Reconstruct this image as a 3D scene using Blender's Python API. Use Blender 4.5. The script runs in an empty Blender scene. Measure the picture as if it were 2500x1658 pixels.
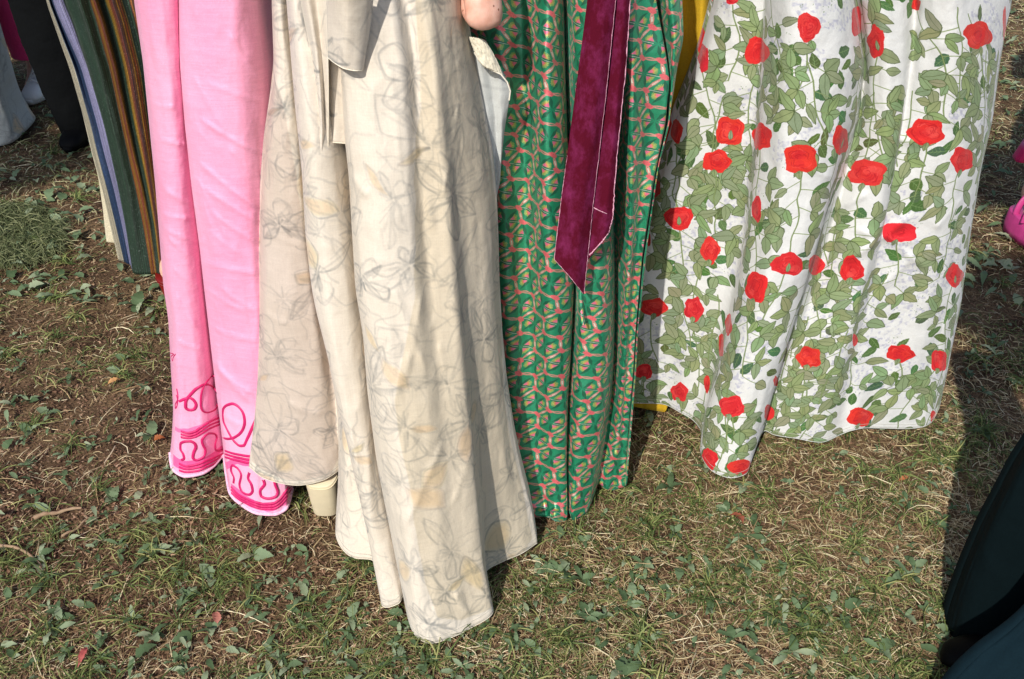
import bpy, math, random
import numpy as np
from mathutils import Vector

random.seed(11)
rng = np.random.default_rng(11)
R = math.radians
SC = bpy.context.scene
COL = SC.collection

# ------------------------------------------------------------------ camera, sky, sun, exposure
CAM_H, PITCH, FPX = 1.6, R(35.0), 2500 * 35.0 / 36.0
cam_d = bpy.data.cameras.new('camera'); cam_d.lens = 35.0; cam_d.sensor_width = 36.0
cam_d.clip_start = 0.05; cam_d.clip_end = 500.0
cam = bpy.data.objects.new('camera', cam_d); COL.objects.link(cam)
cam.location = (0, 0, CAM_H); cam.rotation_euler = (math.pi / 2 - PITCH, 0, 0)
SC.camera = cam

SUN = Vector((0.31, 0.80, -0.72)).normalized()          # direction the light travels
elev = math.asin(-SUN.z)
azim = math.atan2(-SUN.x, -SUN.y)
world = bpy.data.worlds.new('World'); SC.world = world; world.use_nodes = True
wn = world.node_tree.nodes; wl = world.node_tree.links
bg = wn.get('Background') or wn.new('ShaderNodeBackground')
sky = wn.new('ShaderNodeTexSky'); sky.sky_type = 'NISHITA'; sky.sun_disc = False
sky.sun_elevation = elev; sky.sun_rotation = azim
wl.new(sky.outputs[0], bg.inputs[0]); bg.inputs[1].default_value = 0.12
sun_d = bpy.data.lights.new('sun', 'SUN'); sun_d.energy = 3.8; sun_d.angle = R(0.8)
sun_d.color = (1.0, 0.955, 0.88)
sun = bpy.data.objects.new('sun', sun_d); COL.objects.link(sun)
sun.rotation_euler = SUN.to_track_quat('-Z', 'Y').to_euler(); sun.location = (-3, -6, 8)
SC.view_settings.view_transform = 'Standard'; SC.view_settings.look = 'None'
SC.view_settings.exposure = 0.1; SC.view_settings.gamma = 1.0
SC.view_settings.use_curve_mapping = False
SC.render.engine = 'CYCLES'
SC.cycles.max_bounces = 6; SC.cycles.diffuse_bounces = 3; SC.cycles.transparent_max_bounces = 8

# ------------------------------------------------------------------ helpers
CP, SP = math.cos(PITCH), math.sin(PITCH)


def at(u, v, Y):
    """point at distance Y ahead of the photographer seen in direction (u, v)"""
    u = np.asarray(u, float); v = np.asarray(v, float); Y = np.asarray(Y, float)
    a = (u - 1250) / FPX; b = (829 - v) / FPX
    t = Y / (CP + b * SP)
    return np.stack(np.broadcast_arrays(a * t, Y, CAM_H + t * (-SP + b * CP)), -1)


def kk(v):
    b = (829 - np.asarray(v, float)) / FPX
    return (SP - b * CP) / (CP + b * SP)


def y_of(v, z):
    return (CAM_H - z) / kk(v)


def proj(p):
    p = np.asarray(p, float)
    x, y, z = p[..., 0], p[..., 1], p[..., 2] - CAM_H
    d = y * CP - z * SP
    return 1250 + FPX * x / d, 829 - FPX * (y * SP + z * CP) / d


def srgb(r, g, b):
    f = lambda c: c / 12.92 if c <= .04045 else ((c + .055) / 1.055) ** 2.4
    return (f(r / 255), f(g / 255), f(b / 255), 1)


def vnoise(x, y, seed=0):
    """smooth value noise, any array shape"""
    x = np.asarray(x, float); y = np.asarray(y, float)
    xi = np.floor(x).astype(np.int64); yi = np.floor(y).astype(np.int64)
    fx = x - xi; fy = y - yi
    fx = fx * fx * fx * (fx * (fx * 6 - 15) + 10); fy = fy * fy * fy * (fy * (fy * 6 - 15) + 10)

    def h(a, b):
        n = (a * 374761393 + b * 668265263 + seed * 982451653) & 0xffffffff
        n = ((n ^ (n >> 13)) * 1274126177) & 0xffffffff
        return ((n ^ (n >> 16)) & 0xffff) / 65535.0
    return ((h(xi, yi) * (1 - fx) + h(xi + 1, yi) * fx) * (1 - fy)
            + (h(xi, yi + 1) * (1 - fx) + h(xi + 1, yi + 1) * fx) * fy) * 2 - 1


def fbm(x, y, seed=0, o=4):
    r = 0; a = 1; s = 0
    for i in range(o):
        r = r + a * vnoise(x * 2 ** i + 7.3 * i, y * 2 ** i + 3.1 * i, seed + i); s += a; a *= .5
    return r / s


def mesh_np(name, verts, faces, mat=None, parent=None, uv=None, smooth=True, vuv=None):
    """faces: (n,k) array or list; uv per loop, vuv per vertex"""
    me = bpy.data.meshes.new(name)
    verts = np.asarray(verts, np.float32).reshape(-1, 3)
    if isinstance(faces, np.ndarray):
        n, k = faces.shape
        me.vertices.add(len(verts)); me.vertices.foreach_set('co', verts.ravel())
        me.loops.add(n * k); me.loops.foreach_set('vertex_index', faces.astype(np.int32).ravel())
        me.polygons.add(n); me.polygons.foreach_set('loop_start', np.arange(0, n * k, k, dtype=np.int32))
        try:
            me.polygons.foreach_set('loop_total', np.full(n, k, np.int32))
        except Exception:
            pass
        lv = faces.ravel()
    else:
        me.from_pydata(verts.tolist(), [], faces)
        lv = np.array([i for f in faces for i in f])
    me.update(calc_edges=True); me.validate()
    if vuv is not None:
        ul = me.uv_layers.new(name='cloth')
        ul.data.foreach_set('uv', np.asarray(vuv, np.float32).reshape(-1, 2)[lv].ravel())
    if smooth:
        me.polygons.foreach_set('use_smooth', np.ones(len(me.polygons), bool))
    if mat:
        me.materials.append(mat)
    o = bpy.data.objects.new(name, me); COL.objects.link(o)
    if parent:
        o.parent = parent
        o.matrix_parent_inverse = parent_inv(parent)
    return o


def parent_inv(p):
    from mathutils import Matrix
    m = Matrix.Translation(p.location)
    q = p.parent
    while q:
        m = Matrix.Translation(q.location) @ m; q = q.parent
    return m.inverted()


def thing(name, label, cat, loc=(0, 0, 0), group=None):
    o = bpy.data.objects.new(name, None); COL.objects.link(o)
    o.location = loc; o['label'] = label; o['category'] = cat; o.empty_display_size = .1
    if group:
        o['group'] = group
    return o


def tag(o, label, cat, group=None):
    o['label'] = label; o['category'] = cat
    if group:
        o['group'] = group
    return o


# ------------------------------------------------------------------ material helpers
def new_mat(name):
    m = bpy.data.materials.new(name); m.use_nodes = True
    nt = m.node_tree; p = nt.nodes.get('Principled BSDF')
    return m, nt, p


def setp(p, **k):
    for a, b in k.items():
        a = a.replace('_', ' ')
        if a in p.inputs:
            p.inputs[a].default_value = b


def add_bump(nt, p, scale, dist, strength=1.0, coord='Object', detail=4, stretch=(1, 1, 1), second=None):
    tc = nt.nodes.new('ShaderNodeTexCoord'); mp = nt.nodes.new('ShaderNodeMapping')
    mp.inputs['Scale'].default_value = stretch
    nz = nt.nodes.new('ShaderNodeTexNoise'); nz.inputs['Scale'].default_value = scale
    nz.inputs['Detail'].default_value = detail
    bp = nt.nodes.new('ShaderNodeBump'); bp.inputs['Strength'].default_value = strength
    bp.inputs['Distance'].default_value = dist
    nt.links.new(tc.outputs[coord], mp.inputs[0]); nt.links.new(mp.outputs[0], nz.inputs['Vector'])
    nt.links.new(nz.outputs['Fac'], bp.inputs['Height'])
    if second:
        n2 = nt.nodes.new('ShaderNodeTexNoise'); n2.inputs['Scale'].default_value = second[0]
        n2.inputs['Detail'].default_value = 3
        b2 = nt.nodes.new('ShaderNodeBump'); b2.inputs['Distance'].default_value = second[1]
        b2.inputs['Strength'].default_value = strength
        nt.links.new(tc.outputs[coord], n2.inputs['Vector']); nt.links.new(n2.outputs['Fac'], b2.inputs['Height'])
        nt.links.new(b2.outputs[0], bp.inputs['Normal'])
    nt.links.new(bp.outputs[0], p.inputs['Normal'])
    return bp


def cloth_mat(name, col=None, img=None, rough=.75, sheen=.2, trans=.0, metallic=0, vary=.1,
              bump=(700, .0004), bump2=(25, .004), alpha=1.0, spec=.3, sheen_tint=None, coat=0):
    m, nt, p = new_mat(name)
    setp(p, Roughness=rough, Metallic=metallic, Sheen_Weight=sheen, Sheen_Roughness=.4, Alpha=alpha, Coat_Weight=coat)
    p.inputs['Specular IOR Level'].default_value = spec
    if sheen_tint:
        p.inputs['Sheen Tint'].default_value = sheen_tint
    nz = nt.nodes.new('ShaderNodeTexNoise'); nz.inputs['Scale'].default_value = 350; nz.inputs['Detail'].default_value = 3
    tc = nt.nodes.new('ShaderNodeTexCoord'); nt.links.new(tc.outputs['Object'], nz.inputs['Vector'])
    mr = nt.nodes.new('ShaderNodeMapRange'); mr.inputs[3].default_value = 1 - vary; mr.inputs[4].default_value = 1 + vary
    mr.inputs[1].default_value = .25; mr.inputs[2].default_value = .75
    nt.links.new(nz.outputs['Fac'], mr.inputs[0])
    mx = nt.nodes.new('ShaderNodeMix'); mx.data_type = 'RGBA'; mx.blend_type = 'MULTIPLY'; mx.inputs[0].default_value = 1
    if img:
        it = nt.nodes.new('ShaderNodeTexImage'); it.image = img; it.extension = 'MIRROR'
        nt.links.new(it.outputs[0], mx.inputs[6])
    else:
        mx.inputs[6].default_value = col
    nt.links.new(mr.outputs[0], mx.inputs[7])
    nt.links.new(mx.outputs[2], p.inputs['Base Color'])
    add_bump(nt, p, bump[0], bump[1], second=bump2)
    if trans > 0:
        out = nt.nodes.get('Material Output')
        tr = nt.nodes.new('ShaderNodeBsdfTranslucent'); ms = nt.nodes.new('ShaderNodeMixShader')
        ms.inputs[0].default_value = trans
        nt.links.new(mx.outputs[2], tr.inputs[0]); nt.links.new(p.outputs[0], ms.inputs[1])
        nt.links.new(tr.outputs[0], ms.inputs[2]); nt.links.new(ms.outputs[0], out.inputs[0])
    return m


def skin_mat():
    m, nt, p = new_mat('skin')
    setp(p, Roughness=.5)
    p.inputs['Subsurface Weight'].default_value = .12
    p.inputs['Subsurface Radius'].default_value = (.6, .2, .1)
    p.inputs['Subsurface Scale'].default_value = .01
    tc = nt.nodes.new('ShaderNodeTexCoord')
    n = nt.nodes.new('ShaderNodeTexNoise'); n.inputs['Scale'].default_value = 45; n.inputs['Detail'].default_value = 5
    cr = nt.nodes.new('ShaderNodeValToRGB')
    cr.color_ramp.elements[0].position = .3; cr.color_ramp.elements[0].color = srgb(216, 158, 136)
    cr.color_ramp.elements[1].position = .7; cr.color_ramp.elements[1].color = srgb(238, 192, 172)
    v = nt.nodes.new('ShaderNodeTexVoronoi'); v.inputs['Scale'].default_value = 55
    mr = nt.nodes.new('ShaderNodeMapRange'); mr.inputs[1].default_value = .07; mr.inputs[2].default_value = .13
    mx = nt.nodes.new('ShaderNodeMix'); mx.data_type = 'RGBA'; mx.inputs[6].default_value = srgb(140, 84, 60)
    nt.links.new(tc.outputs['Object'], n.inputs['Vector']); nt.links.new(tc.outputs['Object'], v.inputs['Vector'])
    nt.links.new(n.outputs['Fac'], cr.inputs[0]); nt.links.new(v.outputs['Distance'], mr.inputs[0])
    nt.links.new(mr.outputs[0], mx.inputs[0]); nt.links.new(cr.outputs[0], mx.inputs[7])
    nt.links.new(mx.outputs[2], p.inputs['Base Color'])
    add_bump(nt, p, 500, .0004)
    return m


def plain(name, col, rough=.6, bump=(300, .0004), vary=.12):
    m, nt, p = new_mat(name); setp(p, Roughness=rough)
    tc = nt.nodes.new('ShaderNodeTexCoord'); n = nt.nodes.new('ShaderNodeTexNoise'); n.inputs['Scale'].default_value = 30
    n.inputs['Detail'].default_value = 6
    cr = nt.nodes.new('ShaderNodeValToRGB')
    cr.color_ramp.elements[0].position = .3; cr.color_ramp.elements[1].position = .7
    cr.color_ramp.elements[0].color = tuple(c * (1 - vary) for c in col[:3]) + (1,)
    cr.color_ramp.elements[1].color = tuple(min(1, c * (1 + vary)) for c in col[:3]) + (1,)
    nt.links.new(tc.outputs['Object'], n.inputs['Vector']); nt.links.new(n.outputs['Fac'], cr.inputs[0])
    nt.links.new(cr.outputs[0], p.inputs['Base Color'])
    add_bump(nt, p, bump[0], bump[1])
    return m


# ------------------------------------------------------------------ print canvas (cloth prints are rasterised here, in cloth metres)
class Canvas:
    def __init__(s, x0, y0, w, h, ppm, base):
        s.x0, s.y0, s.ppm = x0, y0, ppm
        s.W, s.H = int(w * ppm), int(h * ppm)
        s.w, s.h = s.W / ppm, s.H / ppm
        s.a = np.empty((s.H, s.W, 3), np.float32); s.a[:] = np.array(base, np.float32) / 255

    def grid(s):
        yy, xx = np.mgrid[0:s.H, 0:s.W]
        return s.x0 + (xx + .5) / s.ppm, s.y0 + (yy + .5) / s.ppm

    def _box(s, x0, x1, y0, y1):
        i0 = max(0, int((x0 - s.x0) * s.ppm) - 1); i1 = min(s.W, int((x1 - s.x0) * s.ppm) + 2)
        j0 = max(0, int((y0 - s.y0) * s.ppm) - 1); j1 = min(s.H, int((y1 - s.y0) * s.ppm) + 2)
        return i0, i1, j0, j1

    def fill(s, P, c, alpha=1.0, grain=0.0):
        P = np.asarray(P, np.float32)
        i0, i1, j0, j1 = s._box(P[:, 0].min(), P[:, 0].max(), P[:, 1].min(), P[:, 1].max())
        if i1 <= i0 or j1 <= j0:
            return
        X = s.x0 + (np.arange(i0, i1) + .5) / s.ppm; Y = s.y0 + (np.arange(j0, j1) + .5) / s.ppm
        x1, y1 = P[:, 0], P[:, 1]; x2, y2 = np.roll(x1, -1), np.roll(y1, -1)
        dy = np.where(y2 == y1, 1e-9, y2 - y1)
        m = np.zeros((len(Y), len(X)), bool)
        for k in range(len(P)):
            c1 = (y1[k] > Y) != (y2[k] > Y)
            xi = (x2[k] - x1[k]) * (Y - y1[k]) / dy[k] + x1[k]
            m ^= c1[:, None] & (X[None] < xi[:, None])
        sub = s.a[j0:j1, i0:i1]
        cc = np.array(c, np.float32) / 255
        if grain:
            g = rng.normal(0, grain, m.shape).astype(np.float32)[..., None]
            sub[m] = (sub * (1 - alpha) + (cc + g) * alpha)[m]
        else:
            sub[m] = sub[m] * (1 - alpha) + cc * alpha

    def line(s, P, w, c, alpha=1.0, soft=.0006):
        P = np.asarray(P, np.float32)
        i0, i1, j0, j1 = s._box(P[:, 0].min() - w - soft, P[:, 0].max() + w + soft,
                                P[:, 1].min() - w - soft, P[:, 1].max() + w + soft)
        if i1 <= i0 or j1 <= j0:
            return
        X = (s.x0 + (np.arange(i0, i1) + .5) / s.ppm)[None]; Y = (s.y0 + (np.arange(j0, j1) + .5) / s.ppm)[:, None]
        D = np.full((j1 - j0, i1 - i0), 1e9, np.float32)
        for k in range(len(P) - 1):
            ax, ay = P[k]; bx, by = P[k + 1]
            dx, dy = bx - ax, by - ay; L = dx * dx + dy * dy + 1e-12
            t = np.clip(((X - ax) * dx + (Y - ay) * dy) / L, 0, 1)
            D = np.minimum(D, (X - ax - t * dx) ** 2 + (Y - ay - t * dy) ** 2)
        D = np.sqrt(D)
        m = (np.clip((w / 2 + soft - D) / soft, 0, 1) * alpha)[..., None]
        s.a[j0:j1, i0:i1] = s.a[j0:j1, i0:i1] * (1 - m) + np.array(c, np.float32) / 255 * m

    def image(s, name):
        img = bpy.data.images.new(name, s.W, s.H)
        b = np.ones((s.H, s.W, 4), np.float32); b[..., :3] = np.clip(s.a, 0, 1)[::-1]
        img.pixels.foreach_set(b.ravel()); img.update(); img.pack()
        return img

    def uv(s, x, y):
        return (x - s.x0) / s.w, 1 - (y - s.y0) / s.h


# ------------------------------------------------------------------ drapery: cloth hung between fold lines
def hermite(xg, G, xs):
    """monotone cubic along axis 0.  xg (g,), G (g,n), xs (m,)"""
    h = np.diff(xg)[:, None]; d = np.diff(G, axis=0) / h
    m = np.zeros_like(G)
    if len(xg) > 2:
        w1 = 2 * h[1:] + h[:-1]; w2 = h[1:] + 2 * h[:-1]
        same = d[1:] * d[:-1] > 0
        with np.errstate(divide='ignore', invalid='ignore'):
            mm = (w1 + w2) / (w1 / d[:-1] + w2 / d[1:])
        m[1:-1] = np.where(same, mm, 0)
    m[0] = d[0]; m[-1] = d[-1]
    idx = np.clip(np.searchsorted(xg, xs, side='right') - 1, 0, len(xg) - 2)
    hh = (xg[idx + 1] - xg[idx]); t = ((xs - xg[idx]) / hh)[:, None]; hh = hh[:, None]
    return ((2 * t ** 3 - 3 * t ** 2 + 1) * G[idx] + (t ** 3 - 2 * t ** 2 + t) * hh * m[idx]
            + (-2 * t ** 3 + 3 * t ** 2) * G[idx + 1] + (t ** 3 - t ** 2) * hh * m[idx + 1])


def smooth_ax(A, n, ax):
    for _ in range(n):
        B = A.copy()
        sl = [slice(None)] * A.ndim
        a = sl.copy(); b = sl.copy(); c = sl.copy()
        a[ax] = slice(0, -2); b[ax] = slice(1, -1); c[ax] = slice(2, None)
        B[tuple(b)] = .25 * A[tuple(a)] + .5 * A[tuple(b)] + .25 * A[tuple(c)]
        A = B
    return A


class Drape:
    """guides: dict(p=[(u,v)..] top to hem, t=distance at the top, z=hem height  (or y=hem distance), b=bulge)"""

    def __init__(s, guides, nc=160, nr=150, wrinkle=.003, seed=1, creases=(), sm=2, vs=(9, 5), flow=0.0):
        T = np.linspace(0, 1, nr)
        U, V, Y = [], [], []
        for g in guides:
            p = np.array(g['p'], float)
            v = p[0, 1] + (p[-1, 1] - p[0, 1]) * T
            u = np.interp(v, p[:, 1], p[:, 0])
            u = smooth_ax(u, 10, 0)
            yt = g['t']; zt = CAM_H - kk(v[0]) * yt
            if 'z' in g:
                yh = y_of(v[-1], g['z']); zh = g['z']
            else:
                yh = g['y']; zh = CAM_H - kk(v[-1]) * yh
            # straight drape line in the y-z plane, intersected with each ray
            sl = (yt - yh) / (zt - zh)
            y = (yh + sl * (CAM_H - zh)) / (1 + sl * kk(v))
            y = y - g.get('b', 0) * np.sin(np.pi * T) + g.get('f', 0) * (T * (1 - T) * 4) * T
            U.append(u); V.append(v); Y.append(y)
        U, V, Y = map(np.array, (U, V, Y))
        P = at(U, V, Y)
        d = np.linalg.norm(np.diff(P, axis=0), axis=2).mean(1) + 1e-3
        sg = np.concatenate([[0], np.cumsum(d)]); sg /= sg[-1]
        S = np.linspace(0, 1, nc)
        u = hermite(sg, U, S); v = hermite(sg, V, S); y = hermite(sg, Y, S)
        y = smooth_ax(y, sm, 0)
        ss, tt = np.meshgrid(S, T, indexing='ij')
        y = y + wrinkle * fbm(ss * vs[0] * 2, tt * vs[1], seed, 4)
        y = y + wrinkle * .8 * np.abs(fbm(ss * vs[0] * 1.3 + tt * 4, tt * vs[1] * 1.7 - ss * 3, seed + 9, 3))
        for (u0, v0, u1, v1, w, amp) in creases:
            dx, dy = u1 - u0, v1 - v0; L2 = dx * dx + dy * dy
            tq = ((u - u0) * dx + (v - v0) * dy) / L2
            tc = np.clip(tq, 0, 1)
            bow = 6 * np.sin(tc * 3.1)
            ds = np.hypot(u - u0 - tc * dx, v - v0 - tc * dy - bow)
            y = y - 1.7 * amp * np.exp(-ds / w) * np.clip(np.minimum(tc, 1 - tc) * 6 + .15, 0, 1)
        s.u, s.v, s.y, s.S, s.T = u, v, y, S, T
        s.P = at(u, v, y)
        lu = np.linalg.norm(np.diff(s.P, axis=0), axis=2)
        lu = smooth_ax(lu, 6, 1)
        cx = np.concatenate([np.zeros((1, nr)), np.cumsum(lu, 0)]); cx -= cx[nc // 2][None]
        lv = np.linalg.norm(np.diff(s.P, axis=1), axis=2)
        cy = np.concatenate([np.zeros((nc, 1)), np.cumsum(lv, 1)], 1)
        s.cx, s.cy = cx, smooth_ax(cy, 8, 0)
        s.nc, s.nr = nc, nr

    def bounds(s):
        return s.cx.min(), s.cy.min(), s.cx.max() - s.cx.min(), s.cy.max() - s.cy.min()

    def look(s, u, v):
        """cloth coordinates and distance under image direction (u, v)"""
        u = np.atleast_1d(np.asarray(u, float)); v = np.atleast_1d(np.asarray(v, float))
        ou = []
        for a, b in zip(u, v):
            d = (s.u - a) ** 2 + (s.v - b) ** 2 + (s.y - 1.5) * 3
            i, j = np.unravel_index(np.argmin(d), d.shape)
            i = min(max(i, 1), s.nc - 2); j = min(max(j, 1), s.nr - 2)
            J = np.array([[s.u[i + 1, j] - s.u[i - 1, j], s.u[i, j + 1] - s.u[i, j - 1]],
                          [s.v[i + 1, j] - s.v[i - 1, j], s.v[i, j + 1] - s.v[i, j - 1]]]) / 2
            det = np.linalg.det(J)
            q = np.array([0., 0.])
            if abs(det) > 1e-3:
                q = np.clip(np.linalg.solve(J, [a - s.u[i, j], b - s.v[i, j]]), -4, 4)
            f = lambda A: A[i, j] + q[0] * (A[i + 1, j] - A[i - 1, j]) / 2 + q[1] * (A[i, j + 1] - A[i, j - 1]) / 2
            ou.append((f(s.cx), f(s.cy), f(s.y)))
        return np.array(ou)

    def build(s, name, mat, parent, canvas=None, back=0.0, thick=.0018, strip_uv=False):
        P = s.P; nc, nr = s.nc, s.nr
        if canvas is not None:
            uu, vv = canvas.uv(s.cx, s.cy)
        elif strip_uv:
            uu, vv = np.meshgrid(s.S, 1 - s.T, indexing='ij')
        else:
            uu, vv = s.cx, -s.cy
        cols = [P]; us = [uu]; vs = [vv]
        if back > 0:
            nb = 40
            A, B = P[-1], P[0]
            ph = np.linspace(0, math.pi, nb + 2)[1:-1]
            bk = []
            for q in ph:
                w = (1 - math.cos(q)) / 2
                c = A * (1 - w) + B * w
                c = c.copy(); c[:, 1] += math.sin(q) * back * (1 + .35 * s.T) + .02 * math.sin(q * 9) * s.T
                c[:, 2] = np.maximum(c[:, 2], .012)
                bk.append(c)
            bk = np.array(bk)
            cols.append(bk)
            w = np.linspace(0, 1, nb + 2)[1:-1][:, None]
            us.append(uu[-1][None] + w * (uu[-1] - uu[0])[None] * 1.0); vs.append(np.repeat(vv[-1][None], nb, 0) * (1 - w) + vv[0][None] * w)
        P = np.concatenate(cols); uu = np.concatenate(us); vv = np.concatenate(vs)
        n = len(P)
        if back > 0:      # close the tube with a repeated first column
            P = np.concatenate([P, P[:1]]); uu = np.concatenate([uu, uu[:1] * 0 + uu[-1:]]); vv = np.concatenate([vv, vv[:1]]); n += 1
        idx = np.arange(n * nr).reshape(n, nr)
        f = np.stack([idx[:-1, :-1], idx[:-1, 1:], idx[1:, 1:], idx[1:, :-1]], -1).reshape(-1, 4)
        o = mesh_np(name, P.reshape(-1, 3), f, mat, parent, vuv=np.stack([uu, vv], -1))
        if thick:
            so = o.modifiers.new('thickness', 'SOLIDIFY'); so.thickness = thick; so.offset = 0
        s.ring = P[:, 0].copy()
        return o


def bodice(ring, mat, parent, cx, cy, z1=1.44, w=.13, d=.08, wmid=.19, dmid=.13, name='bodice'):
    """cloth from the top edge of a skirt to the neckline, closed round the body"""
    n = len(ring)
    ang = np.unwrap(np.arctan2((ring[:, 1] - cy), (ring[:, 0] - cx)))
    rows = [ring]
    z0 = ring[:, 2]
    for k in range(1, 15):
        t = k / 14
        e = t * t * (3 - 2 * t)
        mid = np.stack([cx + wmid * np.cos(ang), cy + dmid * np.sin(ang), z0], -1)
        if t < .7:
            q = t / .7; q = q * q * (3 - 2 * q)
            p = ring * (1 - q) + mid * q
        else:
            q = (t - .7) / .3
            ww = wmid * (1 - q) + w * q; dd = dmid * (1 - q) + d * q
            p = np.stack([cx + ww * np.cos(ang), cy + dd * np.sin(ang), z0], -1)
        p = p.copy(); p[:, 2] = z0 * (1 - t) + z1 * t
        rows.append(p)
    A = np.array(rows); m = len(rows)
    idx = np.arange(m * n).reshape(m, n)
    f = np.stack([idx[:-1, :-1], idx[1:, :-1], idx[1:, 1:], idx[:-1, 1:]], -1).reshape(-1, 4)
    vuv = np.stack(np.broadcast_arrays(ang[None] * .05, np.linspace(0, .1, m)[:, None]), -1)
    o = mesh_np(name, A.reshape(-1, 3), f, mat, parent, vuv=vuv)
    so = o.modifiers.new('thickness', 'SOLIDIFY'); so.thickness = .002; so.offset = 0
    return o


def tube(name, pts, r, mat, parent, seg=6, closed=False, flat=1.0, cap=True):
    pts = np.asarray(pts, float); n = len(pts)
    r = np.broadcast_to(np.asarray(r, float), (n,))
    T = np.gradient(pts, axis=0); T /= np.linalg.norm(T, axis=1)[:, None] + 1e-9
    ref = np.array([0, -1, .3]); ref = ref / np.linalg.norm(ref)
    A = np.cross(T, ref); A /= np.linalg.norm(A, axis=1)[:, None] + 1e-6
    B = np.cross(T, A)
    an = np.arange(seg) * 2 * math.pi / seg
    V = pts[:, None] + r[:, None, None] * (np.cos(an)[None, :, None] * A[:, None] + flat * np.sin(an)[None, :, None] * B[:, None])
    idx = np.arange(n * seg).reshape(n, seg)
    f = np.stack([idx[:-1], np.roll(idx, -1, 1)[:-1], np.roll(idx, -1, 1)[1:], idx[1:]], -1).reshape(-1, 4)
    return mesh_np(name, V.reshape(-1, 3), f, mat, parent)


def loft(name, rings, mat, parent, cap=True, sub=0, smooth=True):
    rings = [np.asarray(r, float) for r in rings]; n = len(rings[0]); m = len(rings)
    V = np.concatenate(rings).tolist(); F = []
    for i in range(m - 1):
        for j in range(n):
            k = (j + 1) % n
            F.append((i * n + j, i * n + k, (i + 1) * n + k, (i + 1) * n + j))
    if cap:
        F.append(tuple(range(n - 1, -1, -1))); F.append(tuple((m - 1) * n + j for j in range(n)))
    o = mesh_np(name, V, F, mat, parent, smooth=smooth)
    if sub:
        s = o.modifiers.new('sub', 'SUBSURF'); s.levels = sub; s.render_levels = sub
    return o


def ring_(cx, cy, z, rx, ry, n=24, rot=0, sq=1.0):
    a = np.arange(n) * 2 * math.pi / n
    c, s_ = np.cos(a), np.sin(a)
    x = np.sign(c) * np.abs(c) ** sq * rx; y = np.sign(s_) * np.abs(s_) ** sq * ry
    return np.stack([cx + x * math.cos(rot) - y * math.sin(rot), cy + x * math.sin(rot) + y * math.cos(rot), np.full(n, float(z))], -1)


def trouser(name, path, mat, parent, seed=0, n=40, wr=.006):
    """path: (x, y, z, rx, ry) from hem up"""
    path = np.array(path, float)
    t = np.linspace(0, 1, 70); tp = np.linspace(0, 1, len(path))
    q = np.stack([np.interp(t, tp, path[:, i]) for i in range(5)], 1); q = smooth_ax(q, 6, 0)
    a = np.arange(n) * 2 * math.pi / n
    ph = fbm(np.cos(a)[None] * 1.6 + t[:, None] * 2, np.sin(a)[None] * 1.6 + t[:, None] * 9, seed, 4)
    cr = .35 * np.abs(np.sin(a))[None] * 0
    V = np.stack([q[:, 0:1] + np.cos(a)[None] * (q[:, 3:4] + wr * ph + cr), q[:, 1:2] + np.sin(a)[None] * (q[:, 4:5] + wr * ph),
                  q[:, 2:3] + 0 * a[None]], -1)
    idx = np.arange(70 * n).reshape(70, n)
    f = np.stack([idx[:-1], np.roll(idx, -1, 1)[:-1], np.roll(idx, -1, 1)[1:], idx[1:]], -1).reshape(-1, 4)
    o = mesh_np(name, V.reshape(-1, 3), f, mat, parent)
    so = o.modifiers.new('thickness', 'SOLIDIFY'); so.thickness = .003; so.offset = -1
    return o


# ------------------------------------------------------------------ people
SKIN = skin_mat()
HAIRM = plain('hair brown', srgb(70, 45, 30), .45, (200, .003))


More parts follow.
